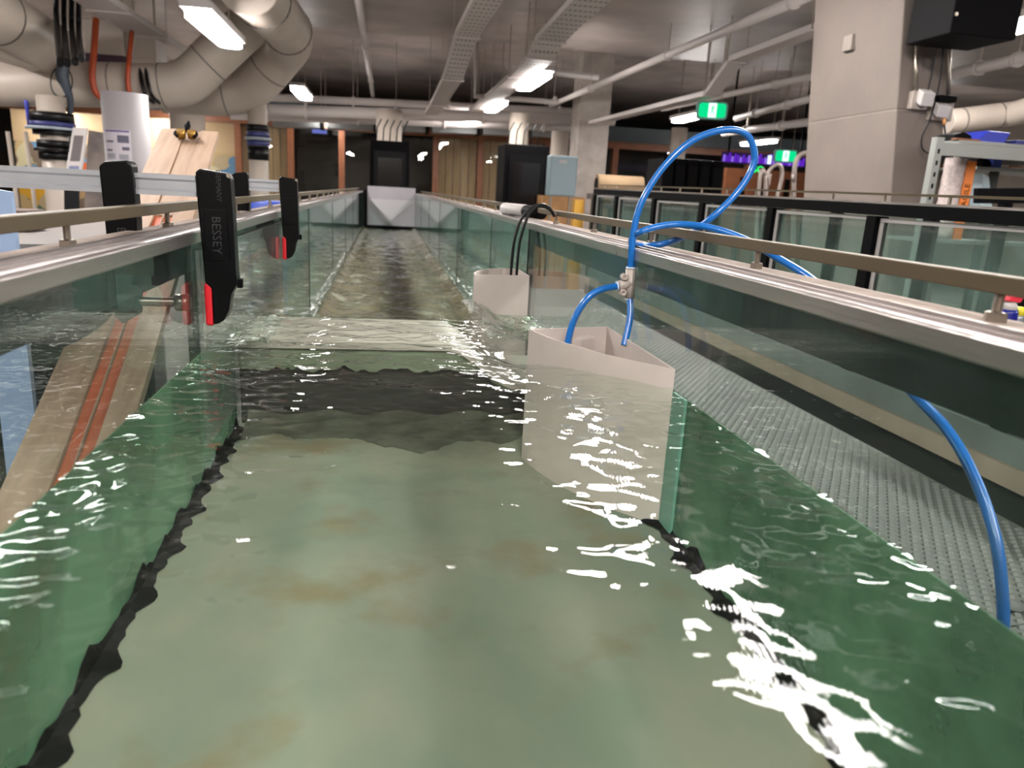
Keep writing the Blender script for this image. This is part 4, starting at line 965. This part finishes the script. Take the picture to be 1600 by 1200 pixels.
# poster column
pc = atY(195, 160, 5.0)
po = empty('round_column', (pc.x, pc.y, 0), 'white round column with a printed notice at left', 'column')
MB().tube([(pc.x, pc.y, 0), (pc.x, pc.y, pc.z+.05)], .128, 28).build('shaft', mat('column_paint', (150, 144, 146), .5), po)
M_paper = mat('notice_paper', (186, 178, 186), .6); M_pur = mat('notice_purple', (92, 74, 122), .6); M_ink = mat('notice_ink', (84, 80, 96), .6)
z1, z0 = atY(192, 203, 4.87).z, atY(192, 256, 4.87).z
nt_ = empty('notice', (pc.x-.02, 4.86, z0), 'printed paper notice with purple bands on the white column', 'notice')
def on_col(u0, u1, za, zb_, rr, name, m_, parent):
    n = 8; lo_ = []; b_ = MB(); R1 = []; 
    for k in range(n+1):
        a = -math.pi/2-.10+(u0+(u1-u0)*k/n)*1.5
        R1.append((pc.x+rr*math.cos(a), pc.y+rr*math.sin(a)))
    b_.rings([[(x, y, za) for x, y in R1], [(x, y, zb_) for x, y in R1]], False, False, False)
    return b_.build(name, m_, parent)
on_col(-.5, .36, z0, z1, .1295, 'sheet', M_paper, nt_)
H_ = z1-z0
for (a, b, c, d, m_) in ((-.46, .32, .93, .985, M_pur), (-.46, .32, .02, .06, M_pur), (-.02, .30, .62, .84, M_ink), (-.42, -.14, .62, .68, M_ink), (-.42, -.2, .36, .42, M_ink), (.10, .30, .40, .50, M_ink), (0, .26, .12, .28, mat('notice_grey', (140, 138, 146), .6)), (-.42, -.12, .14, .3, MATS['notice_grey'])):
    on_col(a, b, z0+c*H_, z0+d*H_, .1305, 'print_block', m_, nt_)
# far concrete column, electrical box and yellow board
a, b = atY(904, 196, 12), atY(952, 196, 12)
fc2 = empty('concrete_column', ((a.x+b.x)/2, 12.25, 0), 'distant square concrete column right of the electrical box', 'column')
MB().box((a.x, 12, 0), (b.x, 12.5, 1.25)).build('lower_pour', M_concd, fc2, .01); MB().box((a.x, 12, 1.256), (b.x, 12.5, 2.25+H)).build('upper_pour', M_concd, fc2, .01)
a, b = atY(861, 242, 7.8), atY(899, 308, 7.8)
el = empty('electrical_box', ((a.x+b.x)/2, 7.9, 0), 'pale blue electrical enclosure on thin legs', 'electrical box')
M_elb = mat('enclosure_blue', (150, 168, 176), .4)
MB().box((a.x, 7.8, b.z), (b.x, 7.98, a.z)).build('enclosure', M_elb, el, .008)
dd = MB().box((a.x+.012, 7.788, b.z+.012), (b.x-.012, 7.799, a.z-.012)).build('door', M_elb, el, .003)
MB().box((a.x+.09, 7.782, a.z-.075), (a.x+.17, 7.787, a.z-.045)).build('nameplate', M_white, dd)
MB().lathe((b.x+.01, 7.84, (a.z+b.z)/2+.05), [(.014, -.02), (.014, .0)], 12, 'y').build('cam_lock', M_steel, el)
for x in (a.x+.03, b.x-.05): MB().box((x, 7.87, 0), (x+.025, 7.9, b.z)).build('leg', M_steel, el)
a, b = atY(895, 312, 5.2), atY(913, 350, 5.2)
o = MB().hexa([(a.x-.005, 5.2, 0), (b.x+.01, 5.2, 0), (b.x+.01, 5.26, 0), (a.x-.005, 5.26, 0)], [(a.x+.015, 5.2, a.z), (b.x-.015, 5.2, a.z), (b.x-.015, 5.26, a.z), (a.x+.015, 5.26, a.z)]).build('yellow_board', mat('yellow_paint', (176, 130, 44), .5), None, .004); tag(o, 'yellow upright board standing beyond the right rim', 'board')
a, b = atY(848, 305, 8.3), atY(912, 345, 8.3)
o = MB().box((a.x, 8.3, 0), (b.x, 8.6, a.z)).build('timber_crate', mat('crate_wood', (190, 140, 90), .6, noise=.2)); tag(o, 'orange-brown timber crate under the electrical box', 'crate')
mo = empty('pump_motor', atX(845, 343, .36), 'small black and silver motor lying on the right rim', 'motor')
c = V(.35, 1.85, -.043)
MB().tube([c+Vector((-.03, .15, 0)), c], .016, 14).build('casing', M_white, mo); MB().tube([c, c+Vector((.02, -.09, 0))], .0155, 14).build('end_cap', M_black, mo)
# beige roll on the end of the second tank
a, b = atY(932, 287, 4.9), atY(998, 290, 4.9)
ro = empty('material_roll', (a.x, 4.9, a.z-.07), 'beige rolled mat lying on the far end of the second tank', 'roll')
MB().tube([(a.x, 4.9, a.z), (b.x+.02, 4.9, a.z)], .062, 22).build('outer_layer', mat('mat_beige', (150, 124, 94), .7, noise=.1), ro)
MB().tube([(a.x-.004, 4.9, a.z), (a.x-.001, 4.9, a.z)], .040, 18).build('core', M_black, ro)
MB().box((a.x-.02, 4.75, a.z-.10), (b.x+.06, 5.05, a.z-.064)).build('rest', M_alud, ro); MB().box((a.x, 4.8, 0), (b.x, 5.0, a.z-.1)).build('plinth', M_navy, ro)
# dark racks, wooden counter, purple lights and GO sign
a, b = atY(1038, 246, 9.2), atY(1135, 246, 9.2)
for k in range(5):
    x0 = a.x+(b.x-a.x)*k/5; x1 = a.x+(b.x-a.x)*(k+1)/5-.02
    t = empty('server_rack', ((x0+x1)/2, 9.5, 0), ('first', 'second', 'third', 'fourth', 'fifth')[k]+' from the left of the black racks beyond the second tank', 'rack', 'black racks beyond the second tank')
    MB().box((x0, 9.2, 0), (x1, 9.8, a.z-.0+.0)).build('body', M_black, t, .01); MB().box((x0+.02, 9.19, .1), (x1-.02, 9.199, a.z-.08)).build('door', M_blackg, t)
a, b = atY(1136, 262, 11.5), atY(1275, 268, 11.5)
ct = empty('timber_kiosk', ((a.x+b.x)/2, 11.8, 0), 'orange timber kiosk front below the purple lights', 'kiosk')
MB().box((a.x, 11.5, a.z-.12), (b.x, 11.6, a.z)).build('head_board', M_timber, ct)
for k in range(4):
    x0 = a.x+(b.x-a.x)*k/4; MB().box((x0, 11.5, 0), (x0+.25, 11.58, a.z-.121)).build('upright_board', M_timber, ct)
MB().box((a.x, 11.7, 0), (b.x, 11.76, a.z-.125)).build('dark_backing', M_void, ct)
a, b = atY(1132, 236, 12.6), atY(1258, 262, 12.6)
ps = empty('light_sign', ((a.x+b.x)/2, 12.6, b.z), 'purple lit display strip above the timber kiosk', 'sign')
MB().box((a.x, 12.66, b.z), (b.x, 12.7, a.z)).build('backing', mat('purple_back', (50, 24, 90), .5), ps)
for k in range(30):
    x = a.x+(b.x-a.x)*(k+.3)/30; hh = (a.z-b.z)*(.45+.5*random.random())
    MB().box((x, 12.62, b.z+.02), (x+(b.x-a.x)/30*.45, 12.655, b.z+.02+hh)).build('light_tube', M_purple if k % 3 else emis('violet_glow', (150, 110, 240), 1.0), ps)
x = a.x+(b.x-a.x)*.53; MB().box((x, 12.58, b.z+.02), (x+.06, 12.61, a.z-.02)).build('bright_tube', emis('white_tube', (215, 225, 255), 1.5), ps)
for x in (a.x+.1, b.x-.1): MB().box((x, 12.67, a.z), (x+.03, 12.69, 2.25+H)).build('hanger', M_black, ps)
g = atY(1183, 265, 11.49)
o = text_mesh('go_sign', 'GO', .15, .006, g, (1, 0, 0), (0, 0, 1), emis('go_green', (40, 230, 110), 2.0)); tag(o, 'small glowing green GO lettering on the kiosk', 'sign')
# bent grey tubes by the column
def bent(pts, Y_, r, label):
    o = hose([atY(x, y, Y_) for x, y in pts], r, 'bent_tube', mat('tube_grey', (150, 138, 132), .4, metal=.4), None, 10, 6); tag(o, label, 'tube', 'bent grey tubes by the column')
bent([(1165, 700), (1185, 305), (1197, 275), (1208, 260), (1218, 258), (1222, 268), (1220, 285), (1214, 308)], 5.2, .014, 'left bent grey tube standing behind the second tank')
bent([(1235, 720), (1240, 312), (1240, 285), (1243, 255), (1252, 241), (1266, 239)], 4.9, .016, 'right bent grey tube against the column')
bent([(1180, 700), (1196, 306), (1199, 290), (1202, 272)], 5.2, .018, 'short straight grey tube below the left bent tube')

# ------------------------------------------------------------------ left side: board, bench, clutter
top, mid = atY(298, 208, 2.35), atY(191, 502, 1.5)
d = (mid-top); bot = mid+d*.95; ln = d.normalized()
uw = Vector((1, .06, 0)).normalized(); nr = uw.cross(ln).normalized()
if nr.z < 0: nr = -nr
pb = empty('timber_board', bot, 'long pale timber board with orange grooves leaning beside the left wall', 'board')
hw = .0755
def strip(u0, u1, t0, t1, lift, th, name, m_):
    a = top+(bot-top)*t0; b = top+(bot-top)*t1
    c = (a+b)/2+uw*(u0+u1)/2*hw+nr*lift
    return MB().obox(c, (b-a)*.5, uw*(u1-u0)/2*hw, nr*th).build(name, m_, pb, .001)
strip(-1, -.16, 0, 1, 0, .010, 'left_plank', M_wood)
strip(.40, 1, 0, 1, 0, .010, 'right_plank', M_wood)
strip(-.155, .395, 0, .28, -.002, .008, 'upper_batten', M_wood)
strip(-.155, .095, .281, 1, -.004, .006, 'groove', M_orange)
strip(.135, .395, .281, 1, -.004, .006, 'groove', M_orange)
strip(.10, .13, .281, 1, 0, .009, 'groove_rib', M_wood)
sc = empty('spring_clamp', top+nr*.02, 'black spring clamp with brass pads gripping the board top', 'clamp')
pcl = top+(bot-top)*.035+nr*.012
for s_ in (-1, 1):
    MB().tube([pcl+uw*s_*.014, pcl+uw*s_*.014+nr*.020], .012, 14).build('brass_pad', mat('brass_pad', (170, 130, 60), .35, metal=.7), sc)
    MB().tube([pcl+uw*s_*.006+nr*.012-ln*.012, pcl+uw*s_*.022+nr*.016-ln*.008, pcl+uw*s_*.028+nr*.014+ln*.01, pcl+uw*s_*.020+nr*.010+ln*.02], .004, 8, 5).build('jaw', M_black, sc)
MB().tube([pcl-ln*.012+nr*.014, pcl-ln*.03+nr*.022, pcl-ln*.05+nr*.026], [.005, .009, .004], 10, 4).build('handle', M_black, sc)
# prop that carries the board
pr = empty('trestle', (top.x, top.y+.02, 0), 'dark trestle carrying the upper end of the leaning board', 'trestle')
zt_ = (top+(bot-top)*.14).z-.04
yy_ = (top+(bot-top)*.14).y
MB().box((top.x-.12, yy_-.02, zt_-.05), (top.x+.10, yy_+.02, zt_-.001)).build('top_rail', M_navy, pr)
for x in (top.x-.11, top.x+.07): MB().box((x, yy_-.018, 0), (x+.03, yy_+.018, zt_-.051)).build('leg', M_navy, pr)
# bench
bn = empty('work_bench', (-1.5, 2.6, 0), 'grey work bench beyond the left rim', 'bench')
MB().box((-2.6, 1.75, -.215+H), (-.72, 3.3, -.18+H)).build('bench_top', M_bench, bn, .004)
MB().box((-2.55, 1.79, -.36+H), (-.77, 1.83, -.216+H)).build('apron', mat('apron_grey', (150, 146, 140), .5), bn)
for x in (-2.5, -.80):
    for y in (1.8, 3.2): MB().box((x, y, 0), (x+.05, y+.05, -.216+H)).build('leg', M_navy, bn)
MB().box((-2.5, 1.9, .3), (-.8, 3.2, .33)).build('lower_shelf', M_navy, bn)
q0, q1, q2, q3 = atY(-40, 470, 1.25), atY(26, 470, 1.25), atY(16, 300, 1.3), atY(-40, 290, 1.3)
for q_ in (q0, q1): q_.z = 0
o = MB().hexa([q0, q1, q2, q3], [q_+Vector((0, .012, 0)) for q_ in (q0, q1, q2, q3)]).build('coroplast_sheet', mat('panel_blue', (142, 164, 196), .5)); tag(o, 'pale blue sheet standing at the left edge behind the rail', 'sheet')
MB_b = empty('drum', (atY(34, 392, 1.52).x, 1.52, 0), 'dark drum with a blue rim behind the left rail', 'drum')
c = atY(34, 392, 1.52)
MB().lathe((c.x, c.y, 0), [(.15, 0), (.155, .05), (.155, c.z-.06), (.15, c.z)], 28).build('body', M_black, MB_b)
MB().lathe((c.x, c.y, c.z-.03), [(.158, 0), (.162, .012), (.158, .024)], 28).build('rim', mat('drum_blue', (50, 100, 190), .4), MB_b)
o = MB().box((-1.9, 2.2, -.178+H), (-1.6, 2.35, -.10+H)).build('yellow_case', mat('case_yellow', (212, 172, 36), .5), None, .006); tag(o, 'yellow case on the bench seen under the clamp bar', 'case')
o = MB().box((-1.28, 2.3, -.178+H), (-.98, 2.42, -.12+H)).build('brown_case', mat('case_brown', (84, 64, 56), .6), None, .006); tag(o, 'brown case on the bench left of the outer clamp jaw', 'case')
bb = empty('water_bottle', (-1.42, 2.1, -.179+H), 'clear blue water bottle on the bench', 'bottle')
MB().lathe((-1.42, 2.1, -.179+H), [(.03, 0), (.032, .01), (.032, .08), (.012, .11), (.012, .12)], 16).build('body', mat('bottle_blue', (150, 180, 226), .25), bb); MB().lathe((-1.42, 2.1, -.058+H), [(.014, 0), (.014, .018)], 14).build('cap', M_white, bb)
a = atY(436, 300, 2.6)
o = MB().lathe((atY(425, 318, 3.6).x, 3.6, 0), [(.10, 0), (.11, .1), (.115, atY(425, 314, 3.6).z-.01), (.108, atY(425, 314, 3.6).z)], 22).build('blue_tub', mat('tub_blue', (36, 62, 150), .4)); tag(o, 'blue tub beyond the left rim between the clamps', 'tub')
# leaning framed panel, mottled board and handles in front of the mural
a = atY(118, 232, 7.0)
fp = empty('framed_panel', (a.x, 7.0, 0), 'white framed grey panel leaning in front of the mural', 'panel')
MB().hexa([atY(102, 532, 6.8), atY(126, 533, 6.8), atY(126, 533, 6.83), atY(102, 532, 6.83)], [atY(100, 286, 6.8), atY(124, 286, 6.8), atY(124, 286, 6.83), atY(100, 286, 6.83)]).build('stand', M_navy, fp)
P0, P1, P2, P3 = atY(100, 285, 6.8), atY(124, 285, 6.8), atY(136, 200, 7.0), atY(114, 199, 7.0)
def q4(u, v): return P0.lerp(P1, u).lerp(P3.lerp(P2, u), v)
for nm, (u0, u1, v0, v1), m_ in (('frame_side', (0, .16, 0, 1), M_white), ('frame_side', (.84, 1, 0, 1), M_white), ('frame_rail', (.165, .835, .86, 1), M_white), ('frame_rail', (.165, .835, .30, .38), M_white), ('infill', (.165, .835, .385, .855), mat('infill_grey', (96, 88, 88), .6)), ('infill', (.165, .835, 0, .295), mat('infill_blue', (110, 118, 150), .6))):
    MB().prism([q4(u0, v0), q4(u1, v0), q4(u1, v1), q4(u0, v1)], (0, .03, 0)).build(nm, m_, fp)
P0, P1, P2, P3 = atY(122, 515, 7.4), atY(178, 518, 7.4), atY(166, 208, 7.4), atY(138, 203, 7.4)
o = MB().prism([P0, P1, P2, P3], (0, .05, 0)).build('mottled_board', mat('mottled_grey', (130, 118, 110), .7, col2=(84, 76, 76), scale=5)); tag(o, 'mottled grey board behind the white framed panel', 'board')
for px, lb, c_ in ((8, 'left', 0), (36, 'right', 1)):
    p = atY(px, 205, 8.0); t = empty('broom', (p.x, 8.0, 0), lb+' pale handled broom standing before the mural', 'broom', 'brooms before the mural')
    MB().tube([(p.x+.05, 8.0, .3), (p.x, 8.05, p.z)], .02, 8).build('handle', M_pvc, t); MB().box((p.x-.08, 7.95, 0), (p.x+.16, 8.05, .3)).build('head', M_black, t)
o = MB().tube([atY(40, 152, 7.8), atY(46, 195, 7.9)], .018, 8).build('blue_strap', mat('strap_blue', (70, 80, 200), .5)); tag(o, 'thin blue strap hanging below the long pipe at left', 'strap')
# small blue screen on the back partition
a, b = atY(486, 199, 15.7), atY(512, 211, 15.7)
sn = empty('wall_screen', ((a.x+b.x)/2, 15.7, a.z), 'small bluish lit screen above the dark doorway', 'screen')
MB().box((a.x, 15.7, b.z), (b.x, 15.76, a.z)).build('case', M_black, sn); MB().box((a.x+.02, 15.69, b.z+.02), (b.x-.02, 15.699, a.z-.02)).build('display', emis('screen_blue', (110, 120, 200), .9), sn)
MB().box(((a.x+b.x)/2-.02, 15.72, a.z), ((a.x+b.x)/2+.02, 15.74, WT+.3)).build('bracket', M_black, sn)
